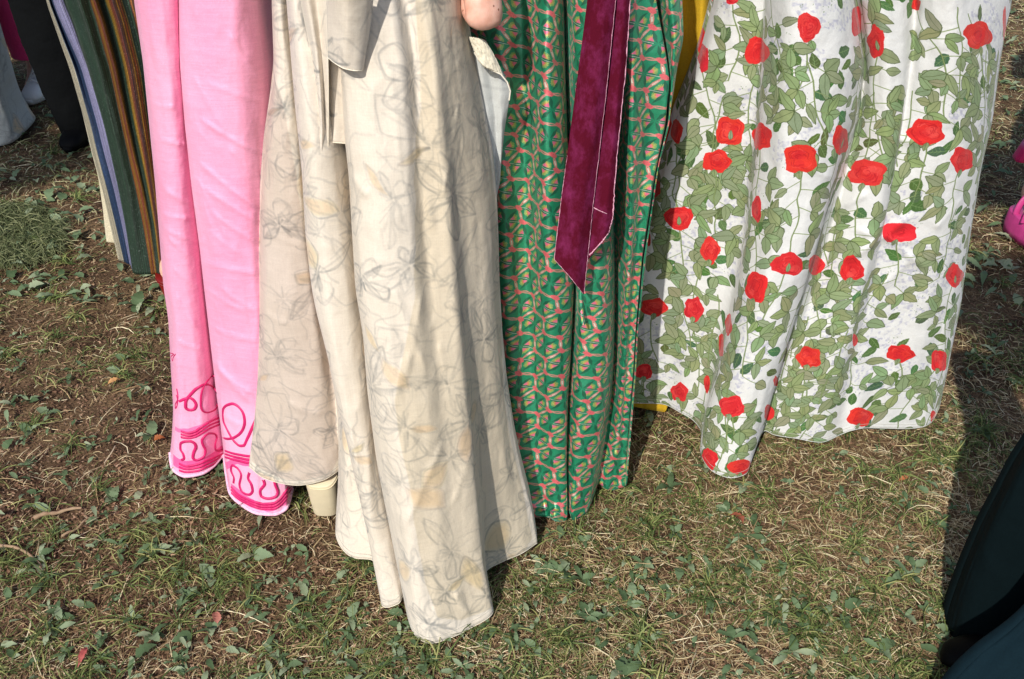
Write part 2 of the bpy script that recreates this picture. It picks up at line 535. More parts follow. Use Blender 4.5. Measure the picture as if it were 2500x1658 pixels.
def body(parent, cx, cy, face=1, feet=None, elbows=None, heel=.07, scale=1.0, hair=True, arms=True):
    """one continuous figure; face = +1 looks away from the camera (+Y), -1 looks towards it"""
    V, E, Rr = [], [], []

    def nd(p, r, prev=None):
        V.append(tuple(p)); Rr.append(r)
        if prev is not None:
            E.append((prev, len(V) - 1))
        return len(V) - 1
    f = face; h = heel; X = lambda x, y, z: (cx + x * scale, cy + y * f * scale, z * scale + h)
    pel = nd(X(0, 0, .93), .125)
    sp = nd(X(0, .01, 1.07), .105, pel); ch = nd(X(0, 0, 1.24), .115, sp)
    nb = nd(X(0, -.01, 1.38), .055, ch); nk = nd(X(0, .01, 1.44), .046, nb)
    hd = nd(X(0, .03, 1.50), .066, nk); h2 = nd(X(0, .02, 1.57), .08, hd); nd(X(0, .015, 1.63), .07, h2)
    nd(X(0, .115, 1.53), .014, h2)
    feet = feet or [(-.085, 0), (.085, 0)]
    for s_, (fx, fy) in zip((-1, 1), feet):
        hip = nd(X(s_ * .085, 0, .84), .082, pel)
        kn = nd(X((s_ * .085 + fx) / 2, .02 + fy / 2, .46), .05, hip)
        cf = nd(X(fx * .95, fy, .30), .047, kn)
        an = nd(X(fx, fy, .085), .031, cf)
        nd((cx + fx, cy + (fy - .035) * f, .052 + h * .75), .026, an)
        ft = nd((cx + fx, cy + (fy + .075) * f, .045 + h * .3), .030, an)
        nd((cx + fx, cy + (fy + .135) * f, .028), .026, ft)
    if arms:
        el = elbows or [(-.205, -.03, 1.20), (.205, -.03, 1.20)]
        for s_, e in zip((-1, 1), el):
            sh = nd(X(s_ * .155, 0, 1.34), .045, ch if ch else 0)
            if len(e) == 4:
                ep = e[:3]
            else:
                ep = (cx + e[0], cy + e[1] * f, e[2])
            mid = ((V[sh][0] + ep[0]) / 2, (V[sh][1] + ep[1]) / 2, (V[sh][2] + ep[2]) / 2)
            m1 = nd(mid, .036, sh)
            eb = nd(ep, .033, m1)
            wr = nd((cx + s_ * .07, cy + .20 * f, 1.27), .022, eb)
            pa = nd((cx + s_ * .035, cy + .245 * f, 1.275), .026, wr)
            for k in range(4):
                a0 = nd((cx + s_ * .005, cy + (.24 + .018 * k) * f, 1.295 - .017 * k), .0095, pa)
                nd((cx - s_ * .022, cy + (.232 + .018 * k) * f, 1.292 - .018 * k), .008, a0)
            th = nd((cx + s_ * .03, cy + .225 * f, 1.305), .0105, pa); nd((cx + s_ * .008, cy + .215 * f, 1.322), .009, th)
    me = bpy.data.meshes.new('body'); me.from_pydata(V, E, [])
    o = bpy.data.objects.new('body', me); COL.objects.link(o)
    o.parent = parent; o.matrix_parent_inverse = parent_inv(parent)
    sk = o.modifiers.new('skin', 'SKIN')
    try:
        for i, r in enumerate(Rr):
            me.skin_vertices[0].data[i].radius = (r, r)
        me.skin_vertices[0].data[0].use_root = True
    except Exception as ex:
        print('skin', ex)
    sk.use_smooth_shade = True
    ss = o.modifiers.new('sub', 'SUBSURF'); ss.levels = 2; ss.render_levels = 2
    me.materials.append(SKIN)
    if hair:
        zc = 1.56 * scale + h
        rings = []
        for k, (dz, rx, ry, oy) in enumerate([(-.30, .06, .02, -.085), (-.2, .09, .04, -.075), (-.08, .105, .07, -.05),
                                             (.0, .11, .10, -.03), (.06, .105, .108, -.01), (.11, .075, .08, 0), (.135, .02, .02, 0)]):
            rings.append(ring_(cx, cy + oy * f, zc + dz, rx, ry, 20))
        loft('hair', rings, HAIRM, parent, sub=1)
    return o


def block_heel(parent, mat, x, y, top_w, bot_w, hgt, depth=.05, name='heel', skin=True, strap=True, toe=.2, rot=0):
    """block-heeled sandal seen from behind; heel back at (x, y), foot pointing away from the camera"""
    rings = []
    for t in (0, .04, .35, .7, .93, 1.0):
        w = bot_w + (top_w - bot_w) * t; r = .90 if t in (0,) else 1
        a = np.linspace(0, 2 * math.pi, 28, endpoint=False)
        c, s_ = np.cos(a), np.sin(a)
        # rounded at the back (towards -Y), straight at the front
        xx = np.sign(c) * np.abs(c) ** .6 * w / 2 * r
        yy = np.where(s_ < 0, -np.abs(s_) ** .8 * depth * (.55 + .18 * t) * r, np.abs(s_) ** .4 * depth * .35 * r)
        zz = t * hgt + (.018 * (c ** 2) * t - .006 * (1 - t) * 0) * (1 if t > .5 else 0)
        rings.append(np.stack([x + xx, y + yy + .01, zz + .004], -1))
    h = loft('heel', rings, mat, parent)
    b = h.modifiers.new('bevel', 'BEVEL'); b.width = .0015; b.segments = 2; b.limit_method = 'ANGLE'
    # rim seam
    a = np.linspace(math.pi * 1.0, math.pi * 2.0, 24)
    rim = np.stack([x + np.sign(np.cos(a)) * np.abs(np.cos(a)) ** .6 * top_w / 2, y + .01 - np.abs(np.sin(a)) ** .8 * depth * .73,
                    hgt * .93 + .018 * np.cos(a) ** 2 + .004], -1)
    tube('stitched_rim', rim, .0011, mat, parent, 5)
    # sole: from heel top down to the toe
    rs = []
    for yy, zz, w in ((0, hgt - .008, top_w * .9), (.05, hgt * .85, top_w * .85), (.10, hgt * .45, top_w * .8), (.14, .022, top_w * 1.2),
                      (.19, .012, top_w * 1.3), (.235, .012, top_w * .8)):
        hw = w / 2
        rs.append(np.array([[x - hw, y + yy, zz - .006], [x + hw, y + yy, zz - .006], [x + hw, y + yy, zz + .006], [x - hw, y + yy, zz + .006]]))
    loft('sole', rs, mat, parent, sub=1)
    if skin:
        rs = []
        for yy, zz, w, hh in ((-.028, hgt + .03, .018, .022), (-.018, hgt + .032, .052, .05), (.02, hgt + .045, .056, .085), (.07, hgt * .9 + .03, .056, .065),
                              (.12, hgt * .35 + .035, .07, .045), (.17, .036, .082, .032), (.215, .028, .05, .022)):
            a = np.arange(14) * 2 * math.pi / 14
            rs.append(np.stack([x + np.cos(a) * w / 2, np.full(14, y + yy), zz + np.sin(a) * hh / 2], -1))
        loft('foot', rs, SKIN, parent, sub=1)
    if strap:
        a = np.linspace(0, math.pi, 14)
        tube('strap', np.stack([x + np.cos(a) * .045, np.full(14, y + .155), .015 + np.sin(a) * .05], -1), .006, mat, parent, 8, flat=.5)


# =================================================================== GROUND
def warp_axis(lo, hi, n, c0, c1):
    """dense between c0 and c1, stretching out to lo / hi"""
    a = np.linspace(c0, c1, n)
    step = (c1 - c0) / n
    left = [c0]; s_ = step
    while left[-1] > lo:
        s_ *= 1.28; left.append(left[-1] - s_)
    right = [c1]; s_ = step
    while right[-1] < hi:
        s_ *= 1.28; right.append(right[-1] + s_)
    return np.concatenate([np.array(left[::-1][:-1]), a, np.array(right[1:])])


def ground_z(x, y):
    x = np.asarray(x, float); y = np.asarray(y, float)
    return .006 * fbm(x * 1.3, y * 1.3, 3, 3) + .004 * fbm(x * 9, y * 9, 5, 3) + .0025 * fbm(x * 45, y * 45, 8, 2) - .007


gx = warp_axis(-90, 90, 430, -2.6, 2.6); gy = warp_axis(-60, 160, 360, .85, 5.2)
GX, GY = np.meshgrid(gx, gy, indexing='ij')
GZ = ground_z(GX, GY)
idx = np.arange(GX.size).reshape(GX.shape)
gf = np.stack([idx[:-1, :-1], idx[1:, :-1], idx[1:, 1:], idx[:-1, 1:]], -1).reshape(-1, 4)

m_soil, nt, p = new_mat('trodden soil')
setp(p, Roughness=.95); p.inputs['Specular IOR Level'].default_value = .15
tc = nt.nodes.new('ShaderNodeTexCoord')
n1 = nt.nodes.new('ShaderNodeTexNoise'); n1.inputs['Scale'].default_value = 5; n1.inputs['Detail'].default_value = 9; n1.inputs['Roughness'].default_value = .7
n2 = nt.nodes.new('ShaderNodeTexNoise'); n2.inputs['Scale'].default_value = 140; n2.inputs['Detail'].default_value = 6; n2.inputs['Roughness'].default_value = .75
n3 = nt.nodes.new('ShaderNodeTexVoronoi'); n3.inputs['Scale'].default_value = 160
r1 = nt.nodes.new('ShaderNodeValToRGB'); e = r1.color_ramp.elements
e[0].position = .36; e[0].color = srgb(86, 66, 52); e[1].position = .66; e[1].color = srgb(146, 122, 94)
r2 = nt.nodes.new('ShaderNodeValToRGB'); e = r2.color_ramp.elements
e[0].position = .30; e[0].color = (.25, .22, .2, 1); e[1].position = .72; e[1].color = (1.5, 1.45, 1.35, 1)
mx = nt.nodes.new('ShaderNodeMix'); mx.data_type = 'RGBA'; mx.blend_type = 'MULTIPLY'; mx.inputs[0].default_value = 1
for n_ in (n1, n2, n3):
    nt.links.new(tc.outputs['Object'], n_.inputs['Vector'])
nt.links.new(n1.outputs['Fac'], r1.inputs[0]); nt.links.new(n2.outputs['Fac'], r2.inputs[0])
nt.links.new(r1.outputs[0], mx.inputs[6]); nt.links.new(r2.outputs[0], mx.inputs[7])
nt.links.new(mx.outputs[2], p.inputs['Base Color'])
bp = nt.nodes.new('ShaderNodeBump'); bp.inputs['Distance'].default_value = .006; bp.inputs['Strength'].default_value = 1
bp2 = nt.nodes.new('ShaderNodeBump'); bp2.inputs['Distance'].default_value = .004; bp2.inputs['Strength'].default_value = .8
nt.links.new(n2.outputs['Fac'], bp.inputs['Height']); nt.links.new(n3.outputs['Distance'], bp2.inputs['Height'])
nt.links.new(bp2.outputs[0], bp.inputs['Normal']); nt.links.new(bp.outputs[0], p.inputs['Normal'])

ground = mesh_np('ground', np.stack([GX, GY, GZ], -1).reshape(-1, 3), gf, m_soil)
ground['kind'] = 'structure'


def ramp_mat(name, stops, rough=.7, trans=.0, spec=.3):
    """colour picked from a ramp by the blade's own random number (stored as uv.x)"""
    m, nt, p = new_mat(name); setp(p, Roughness=rough); p.inputs['Specular IOR Level'].default_value = spec
    uvn = nt.nodes.new('ShaderNodeUVMap'); uvn.uv_map = 'cloth'
    sp_ = nt.nodes.new('ShaderNodeSeparateXYZ'); cr = nt.nodes.new('ShaderNodeValToRGB')
    while len(cr.color_ramp.elements) < len(stops):
        cr.color_ramp.elements.new(.5)
    for e, (pos, c) in zip(cr.color_ramp.elements, stops):
        e.position = pos; e.color = c
    nt.links.new(uvn.outputs[0], sp_.inputs[0]); nt.links.new(sp_.outputs[0], cr.inputs[0])
    nt.links.new(cr.outputs[0], p.inputs['Base Color'])
    if trans:
        out = nt.nodes.get('Material Output')
        tr = nt.nodes.new('ShaderNodeBsdfTranslucent'); ms = nt.nodes.new('ShaderNodeMixShader'); ms.inputs[0].default_value = trans
        nt.links.new(cr.outputs[0], tr.inputs[0]); nt.links.new(p.outputs[0], ms.inputs[1])
        nt.links.new(tr.outputs[0], ms.inputs[2]); nt.links.new(ms.outputs[0], out.inputs[0])
    return m


def scatter(n, y0=.95, y1=8.0, pw=1.7, xm=.35, xk=.62):
    """positions on the ground, denser near the photographer"""
    q = rng.random(n)
    a = 1 - pw
    y = (y0 ** a + q * (y1 ** a - y0 ** a)) ** (1 / a)
    x = (rng.random(n) * 2 - 1) * (xm + xk * y + .35)
    return x, y


def blades(name, n, L, W, lift, curl, mat, keep, heading=None, seg=4, zbase=0.002, pos=None, y0=.95, y1=8.0, pw=1.7, wgrow=.25):
    x, y = pos if pos is not None else scatter(n, y0, y1, pw)
    k = rng.random(len(x)) < keep(x, y)
    x, y = x[k], y[k]; n = len(x)
    ln = rng.uniform(L[0], L[1], n) * (.7 + .6 * rng.random(n)); w = rng.uniform(W[0], W[1], n) * (1 + wgrow * np.maximum(0, y - 1.5))
    h = rng.random(n) * 2 * math.pi if heading is None else heading(n)
    li = rng.uniform(lift[0], lift[1], n); cu = rng.normal(0, curl, n)
    cu2 = rng.normal(0, curl * .8, n)
    P = np.zeros((n, seg + 1, 3)); ang = h.copy(); P[:, 0, 0] = x; P[:, 0, 1] = y
    el = li.copy(); z0 = ground_z(x, y) + zbase + rng.random(n) * .006
    P[:, 0, 2] = z0
    kink = rng.integers(1, seg, n)
    for i in range(seg):
        st = ln / seg
        P[:, i + 1, 0] = P[:, i, 0] + np.cos(ang) * np.cos(el) * st
        P[:, i + 1, 1] = P[:, i, 1] + np.sin(ang) * np.cos(el) * st
        P[:, i + 1, 2] = P[:, i, 2] + np.sin(el) * st
        ang = ang + cu / seg * 2 + np.where(kink == i, cu2, 0)
        el = el - (li * 1.5 + .1) / seg * 1.4
    P[:, :, 2] = np.maximum(P[:, :, 2], ground_z(P[:, :, 0], P[:, :, 1]) + .001)
    side = np.stack([-np.sin(h), np.cos(h), rng.normal(0, .5, n)], -1); side /= np.linalg.norm(side, axis=1)[:, None]
    prof = np.array([.7, 1, .9, .65, .12]) if seg == 4 else np.linspace(1, .15, seg + 1)
    off = side[:, None] * (w[:, None] * prof[None])[..., None] / 2
    V = np.stack([P - off, P + off], 2).reshape(-1, 3)
    base = (np.arange(n) * (seg + 1) * 2)[:, None]
    j = np.arange(seg)[None] * 2
    f = np.stack([base + j, base + j + 1, base + j + 3, base + j + 2], -1).reshape(-1, 4)
    c = np.repeat(rng.random(n), (seg + 1) * 2)
    o = mesh_np(name, V, f, mat, None, vuv=np.stack([c, c], -1), smooth=False)
    o['kind'] = 'stuff'
    return o


straw_m = ramp_mat('dry straw', [(0, srgb(122, 96, 68)), (.35, srgb(170, 144, 104)), (.7, srgb(206, 186, 142)), (1, srgb(232, 218, 182))], .75)
green_m = ramp_mat('grass blade', [(0, srgb(62, 80, 40)), (.5, srgb(100, 118, 62)), (.8, srgb(138, 148, 86)), (1, srgb(178, 174, 112))], .6, .2)
brown_m = ramp_mat('dead leaf crumbs', [(0, srgb(66, 44, 34)), (.4, srgb(104, 76, 58)), (.75, srgb(146, 112, 88)), (1, srgb(180, 150, 122))], .9)
leaf_m = ramp_mat('weed leaf', [(0, srgb(72, 92, 60)), (.45, srgb(102, 124, 88)), (.8, srgb(130, 148, 114)), (1, srgb(162, 172, 140))], .65, .2, .2)

dens = lambda x, y: .5 + .5 * fbm(x * 2.1 + 5, y * 2.1, 21, 3)
rightness = lambda x, y: 1 / (1 + np.exp(-(x - .1) * 2.2))
farness = lambda y: np.clip((y - 2.2) / 1.2, 0, 1)
blades('dry_straw', 210000, (.014, .05), (.0008, .0018), (.0, .35), .5, straw_m,
       lambda x, y: np.clip((.2 + .9 * dens(x, y) ** 1.4) * (.30 + .86 * rightness(x, y) + .6 * farness(y)), 0, 1))
blades('long_dry_grass', 9000, (.05, .13), (.0010, .0022), (.0, .4), .7, straw_m,
       lambda x, y: np.clip((.3 + .7 * dens(x, y)) * (.3 + .7 * rightness(x, y)), 0, 1))
blades('green_grass', 110000, (.018, .06), (.001, .0024), (.1, .9), .45, green_m,
       lambda x, y: np.clip((fbm(x * 2.7, y * 2.7, 33, 3) + .18) * 2.0, .06, 1) * (.55 + .35 * rightness(x, y)))
# tufts of grass
tx, ty = scatter(420, 1.0, 6, 1.5)
tn = 26
px_ = np.repeat(tx, tn) + rng.normal(0, .008, 420 * tn); py_ = np.repeat(ty, tn) + rng.normal(0, .008, 420 * tn)
blades('grass_tufts', 0, (.03, .085), (.0014, .003), (.3, 1.2), .4, green_m, lambda x, y: np.ones_like(x), pos=(px_, py_))
blades('crumbled_litter', 170000, (.003, .012), (.0015, .006), (-.1, .5), .4, brown_m,
       lambda x, y: np.clip(.55 + .4 * (1 - rightness(x, y)), 0, 1), seg=2)


def leaf_shape(kind, seed):
    """one weed leaf, length 1 along +x, folded at the midrib and curled"""
    r = random.Random(seed); n = 10
    V = []; F = []
    for i in range(n + 1):
        t = i / n
        if kind == 0:
            w = .19 * math.sin(math.pi * min(1, t ** .8)) ** .8
        elif kind == 1:
            w = .29 * math.sin(math.pi * t ** .65) ** .75
        else:
            w = .14 * math.sin(math.pi * t ** 1.4) ** .7 + .015
        if i not in (0, n):
            w *= 1 + (-.12 if i % 2 else .1) + r.uniform(-.08, .08)
        z = .10 * math.sin(math.pi * t * r.uniform(.7, 1.2)) - .05 * t * t
        V += [(t, -w, z + w * r.uniform(.1, .5)), (t, 0, z), (t, w, z + w * r.uniform(.1, .5))]
    for i in range(n):
        a = i * 3
        F += [(a, a + 3, a + 4, a + 1), (a + 1, a + 4, a + 5, a + 2)]
    # stalk
    k = len(V); V += [(-.25, -.012, -.02), (-.25, .012, -.02), (0.02, .012, 0), (0.02, -.012, 0)]; F.append((k, k + 1, k + 2, k + 3))
    return np.array(V), F


shapes = [leaf_shape(k % 3, k) for k in range(12)]


def place(V, x, y, z, L, h, tilt, roll):
    ch, sh = math.cos(h), math.sin(h); ct, st = math.cos(tilt), math.sin(tilt); cr, sr = math.cos(roll), math.sin(roll)
    P = V * L
    X, Y, Z = P[:, 0], P[:, 1], P[:, 2]
    Y, Z = Y * cr - Z * sr, Y * sr + Z * cr
    X, Z = X * ct - Z * st, X * st + Z * ct
    return np.stack([x + X * ch - Y * sh, y + X * sh + Y * ch, z + Z], -1)


def leaf_rosettes(n, y0, y1, pw):
    """rosettes: several leaves springing from a point, plus single ones"""
    out = []
    xs, ys = scatter(n, y0, y1, pw)
    kp = rng.random(n) < np.clip(.75 + 1.1 * fbm(xs * 3.2, ys * 3.2, 91, 3), .2, 1) * (1.1 - .62 / (1 + np.exp(-(xs - .1) * 2.2)))
    for x, y in zip(xs[kp], ys[kp]):
        m = random.choice((1, 1, 2, 2, 3, 4))
        h0 = random.uniform(0, 6.28)
        size = random.choice((random.uniform(.014, .026), random.uniform(.018, .042)))
        for k in range(m):
            out.append((x, y, size * random.uniform(.6, 1.15), h0 + k * 6.28 / m + random.uniform(-.7, .7),
                        random.uniform(-.02, .5), random.uniform(-.5, .5)))
    return out


LV = leaf_rosettes(5200, 1.0, 5.5, 1.45)


def seen_size(q):
    u, v = proj((q[0], q[1], 0.0))
    return q[2] / q[1] if (-30 < u < 2530 and -30 < v < 1690) else 0


skirts_px = [(395, 1210, 780), (600, 1190, 700), (1200, 1540, 1150), (1540, 2300, 950)]


def hidden(q):
    u, v = proj((q[0], q[1], 0.0))
    if 300 < u < 600 and v < 1130: return u > 395 or v < 660
    if 560 < u < 720 and v < 1230: return True
    if 720 < u < 1250 and v < 1300 + (u - 800) * .5: return True
    if 1200 < u < 1540 and v < 1190: return True
    if 1540 < u < 2330 and v < 1000: return True
    return False


vis = sorted([q for q in LV if not hidden(q)], key=lambda q: -seen_size(q))
single, rest = vis[:296], vis[296:] + [q for q in LV if hidden(q) and q[1] > 1.6][:500]
leaf_meshes = []
for k, (V, F) in enumerate(shapes):
    for c in (.15, .5, .85):
        me_o = mesh_np('leaf', V, F, leaf_m, None, vuv=np.full((len(V), 2), c + .1 * random.uniform(-1, 1)))
        leaf_meshes.append(me_o.data); bpy.data.objects.remove(me_o)
for q in single:
    o = bpy.data.objects.new('leaf', random.choice(leaf_meshes)); COL.objects.link(o)
    o.parent = ground
    o.location = (q[0], q[1], float(ground_z(q[0], q[1])) + .009)
    o.scale = (q[2],) * 3; o.rotation_euler = (q[5], -q[4], q[3])
AV, AF, AU = [], [], []; k0 = 0
for i, q in enumerate(rest):
    V, F = shapes[i % 12]
    AV.append(place(V, q[0], q[1], float(ground_z(q[0], q[1])) + .008, q[2], q[3], q[4], q[5]))
    AF += [tuple(j + k0 for j in f) for f in F]; k0 += len(V); AU += [random.random()] * len(V)
# broad litter leaves lying further back
xs, ys = scatter(3800, 2.4, 9, 1.3)
for i, (x, y) in enumerate(zip(xs, ys)):
    V, F = shapes[i % 12]
    AV.append(place(V, x, y, float(ground_z(x, y)) + .01, random.uniform(.03, .065), random.uniform(0, 6.28), random.uniform(0, .5), random.uniform(-.5, .5)))
    AF += [tuple(j + k0 for j in f) for f in F]; k0 += len(V); AU += [random.uniform(.3, 1)] * len(V)
o = mesh_np('weed_leaves', np.concatenate(AV), AF, leaf_m, None, vuv=np.stack([AU, AU], -1)); o['kind'] = 'stuff'

# paler, denser grass further back
blades('pale_far_grass', 60000, (.03, .08), (.002, .0036), (.2, 1.0), .4,
       ramp_mat('pale grass', [(0, srgb(112, 116, 72)), (.5, srgb(170, 168, 116)), (1, srgb(224, 216, 172))], .7, .2),
       lambda x, y: np.clip((y - 2.6) / 1.4, 0, 1) * np.clip(.6 + .6 * fbm(x * 1.5, y * 1.5, 71, 3), 0, 1), y0=2.5, y1=14, pw=1.3, wgrow=.08)


def tuft(u0, u1, v0, v1, n, name, mat, L=(.05, .10)):
    """fine dense grass clump between two ground directions"""
    v = rng.uniform(v0, v1, n); u = rng.uniform(u0, u1, n)
    cu, cv = (u0 + u1) / 2, (v0 + v1) / 2
    k = ((u - cu) / (u1 - u0) * 2) ** 2 + ((v - cv) / (v1 - v0) * 2) ** 2 < 1 + .3 * rng.random(n)
    y = y_of(v[k], 0); x = at(u[k], v[k], y)[:, 0]
    return blades(name, 0, L, (.0012, .0022), (.6, 1.3), .3, mat, lambda a, b: np.ones_like(a), pos=(x, y),
                  heading=lambda m: rng.normal(-1.2, .9, m))


tuft_m = ramp_mat('fine dark grass', [(0, srgb(58, 68, 40)), (.5, srgb(98, 108, 68)), (1, srgb(160, 162, 118))], .6, .15)
tuft(-160, 150, 500, 650, 9000, 'fine_grass_patch', tuft_m, (.04, .09))


def twig(pts, r, label, mat):
    P = np.array([at(u, v, y_of(v, .012))for u, v in pts]); t = np.linspace(0, 1, 24)
    tp = np.linspace(0, 1, len(P)); Q = np.stack([np.interp(t, tp, P[:, i]) for i in range(3)], 1)
    Q = smooth_ax(Q, 3, 0); Q[:, 2] = ground_z(Q[:, 0], Q[:, 1]) + .014 + .002 * np.sin(t * 9)
    rr = r * (1 - .45 * t) * (1 + .12 * np.sin(t * 31))
    tag(tube('twig', Q, rr, mat, None, 8), label, 'twig')


bark = plain('twig bark', srgb(158, 132, 104), .85, (260, .001))
twig([(82, 1262), (118, 1250), (150, 1244), (198, 1238)], .0056, 'thick pale brown twig lying on bare soil below the pink hem, left', bark)
twig([(-10, 1331), (35, 1332), (72, 1350), (98, 1374), (100, 1395)], .0036, 'thin curved pale twig at the left edge of the picture', bark)
twig([(150, 1305), (180, 1290), (214, 1262)], .0032, 'short greyish twig just below the thick pale twig', bark)
twig([(10, 1440), (40, 1420), (85, 1408)], .0014, 'hair-thin straight twig near the bottom left corner', bark)


def dead_leaf(u, v, L, h, col, label, k):
    y = float(y_of(v, .01)); P0 = at(u, v, y)
    V, F = leaf_shape(k, 40 + k)
    m = plain('dead leaf', col, .7, (150, .002), .3)
    V = V.copy(); V[:, 2] *= 1.8
    o = mesh_np('fallen_leaf', place(V, 0, 0, 0, L, h, .15, .25), F, m)
    o.location = (P0[0], P0[1], float(ground_z(P0[0], P0[1])) + .012)
    tag(o, label, 'leaf')


dead_leaf(262, 934, .034, .6, srgb(196, 146, 92), 'tan dead leaf lying left of the pink dress', 0)
dead_leaf(190, 1625, .042, 1.5, srgb(170, 84, 78), 'reddish dead leaf near the bottom left corner', 2)
dead_leaf(375, 1072, .028, .2, srgb(160, 92, 48), 'rust brown curled leaf beside the pink hem', 1)
dead_leaf(1815, 1272, .036, 2.4, srgb(150, 82, 58), 'red-brown dead leaf below the rose print gown', 1)
dead_leaf(2196, 1168, .026, .3, srgb(176, 104, 62), 'small orange leaf on the straw right of the rose gown hem', 0)
dead_leaf(530, 1520, .03, 2.0, srgb(176, 112, 96), 'pale pink-brown leaf left of the cream train', 1)

# =================================================================== PINK GOWN
def G(p, t, **k):
    d = dict(p=p, t=t); d.update(k); return d


def hemdist(v, z):
    return float(y_of(v, z))


pink_p = thing('person', 'woman seen from behind in a pink gown with magenta braid loops at the hem', 'person', (-.66, 1.95, 0))
PT = -150
pk = Drape([
    G([(322, PT), (328, 0), (350, 150), (365, 300), (380, 450), (392, 600), (400, 700), (412, 780), (418, 900), (424, 1000), (420, 1075), (416, 1105)], 1.86, z=.03),
    G([(330, PT), (338, 0), (360, 150), (375, 300), (388, 450), (400, 600), (408, 700), (420, 780), (424, 900), (428, 1000), (424, 1090), (421, 1140)], 1.79, z=.012),
    G([(350, PT), (360, 0), (382, 150), (398, 300), (408, 450), (418, 600), (424, 700), (434, 780), (440, 900), (446, 1000), (455, 1162)], 1.75, z=.010),
    G([(385, PT), (395, 0), (412, 150), (425, 300), (438, 450), (450, 600), (458, 700), (468, 800), (478, 900), (488, 1000), (492, 1156)], 1.73, z=.015),
    G([(415, PT), (425, 0), (432, 150), (445, 300), (458, 450), (472, 600), (484, 700), (496, 800), (510, 950), (522, 1137)], 1.74, z=.015),
    G([(430, PT), (438, 0), (446, 150), (456, 300), (470, 450), (488, 600), (498, 700), (512, 820), (528, 960), (546, 1110)], 1.76, z=.02),
    G([(446, PT), (446, 0), (452, 150), (462, 300), (476, 450), (493, 600), (504, 700), (520, 850), (534, 980), (553, 1152)], 1.775, z=.02),
    G([(432, PT), (436, 0), (440, 150), (452, 300), (468, 450), (488, 600), (499, 700), (513, 820), (529, 960), (562, 1200)], 1.77, z=.02),
    G([(442, PT), (446, 0), (452, 150), (464, 300), (480, 450), (502, 600), (514, 700), (528, 820), (544, 960), (588, 1229)], 1.73, z=.012),
    G([(490, PT), (496, 0), (506, 150), (518, 300), (532, 450), (550, 600), (562, 700), (578, 820), (598, 960), (634, 1253)], 1.70, z=.010),
    G([(560, PT), (566, 0), (576, 150), (585, 300), (595, 450), (605, 600), (615, 700), (628, 820), (645, 960), (668, 1255)], 1.69, z=.010),
    G([(610, PT), (620, 0), (634, 150), (640, 300), (645, 450), (650, 600), (655, 700), (668, 820), (682, 960), (699, 1240)], 1.74, z=.015),
    G([(635, PT), (648, 0), (672, 150), (680, 300), (685, 450), (690, 600), (695, 700), (700, 820), (705, 960), (714, 1192)], 1.84, z=.02),
], nc=190, nr=230, wrinkle=.0045, seed=5, sm=2, vs=(7, 4), creases=[
    (490, 290, 640, 375, 3, .006), (485, 395, 638, 512, 3, .006), (480, 430, 560, 590, 3, .005), (495, 455, 640, 545, 4, .004),
    (478, 300, 500, 335, 3, .003), (440, 60, 472, 420, 4, .004), (472, 420, 520, 560, 4, .004),
    (380, 335, 460, 350, 3, .003), (405, 560, 500, 590, 3, .003), (408, 575, 490, 640, 3, .003), (500, 640, 630, 665, 4, .003),
    (430, 720, 480, 800, 4, .004), (520, 880, 610, 980, 7, .006), (535, 900, 615, 960, 5, .004), (545, 1010, 600, 1040, 4, .003),
    (500, 200, 660, 250, 5, .002), (400, 460, 480, 500, 3, .004), (395, 520, 470, 530, 3, .003), (520, 520, 630, 590, 3, .004), (500, 700, 600, 760, 3, .004), (470, 180, 560, 330, 4, .003), (560, 80, 640, 200, 4, .004), (430, 830, 500, 850, 3, .003), (520, 800, 630, 830, 3, .003), (560, 360, 640, 440, 3, .004), (345, 240, 430, 262, 3, .003), (510, 560, 590, 620, 4, .003), (420, 650, 490, 700, 3, .0025), (540, 700, 625, 760, 5, .003)])
x0, y0, w_, h_ = pk.bounds()
cv = Canvas(x0 - .02, y0 - .02, w_ + .04, h_ + .04, 1300, (242, 160, 192))
X_, Y_ = cv.grid()
n_ = fbm(X_ * 9, Y_ * 4, 4, 3)[..., None].astype(np.float32)
cv.a += n_ * np.array([.01, .05, .035], np.float32)
weave = rng.normal(0, .015, cv.a.shape[:2]).astype(np.float32)[..., None]; cv.a += weave
# threads running across the weave
cv.a += (vnoise(X_ * 30, Y_ * 700, 3) * .02)[..., None].astype(np.float32)
# pale sheen painted into the cloth near the hem, and hot pink bands
def pkfill(c, px, color, alpha, d):
    L = d.look([q[0] for q in px], [q[1] for q in px]); c.fill(L[:, :2], color, alpha)


for i in range(8):
    s = i * 9
    pkfill(cv, [(400, 1000 - s), (470, 1015 - s), (535, 975 - s), (548, 1120), (500, 1170), (440, 1175), (405, 1140)], (250, 176, 208), .16, pk)
    pkfill(cv, [(540, 1010 - s), (600, 1030 - s), (640, 1040 - s), (720, 1110), (720, 1240), (640, 1260), (560, 1220)], (250, 184, 214), .15, pk)
band = (238, 84, 152)
pkfill(cv, [(424, 1135), (455, 1148), (490, 1143), (520, 1126), (544, 1098), (545, 1090), (520, 1104), (490, 1120), (455, 1125), (424, 1108)], band, .85, pk)
pkfill(cv, [(428, 1050), (460, 1056), (500, 1040), (535, 1018), (533, 1010), (500, 1030), (460, 1046), (428, 1040)], band, .6, pk)
pkfill(cv, [(547, 1103), (580, 1114), (625, 1124), (660, 1128), (660, 1142), (620, 1140), (580, 1132), (549, 1120)], band, .85, pk)
pkfill(cv, [(565, 1180), (600, 1208), (640, 1228), (672, 1226), (700, 1196), (702, 1225), (672, 1246), (636, 1245), (592, 1224), (566, 1200)], band, .85, pk)
pink_m = cloth_mat('pink taffeta', img=cv.image('pink cloth'), rough=.55, sheen=.25, vary=.05, bump=(900, .0003), bump2=(18, .005), spec=.35)
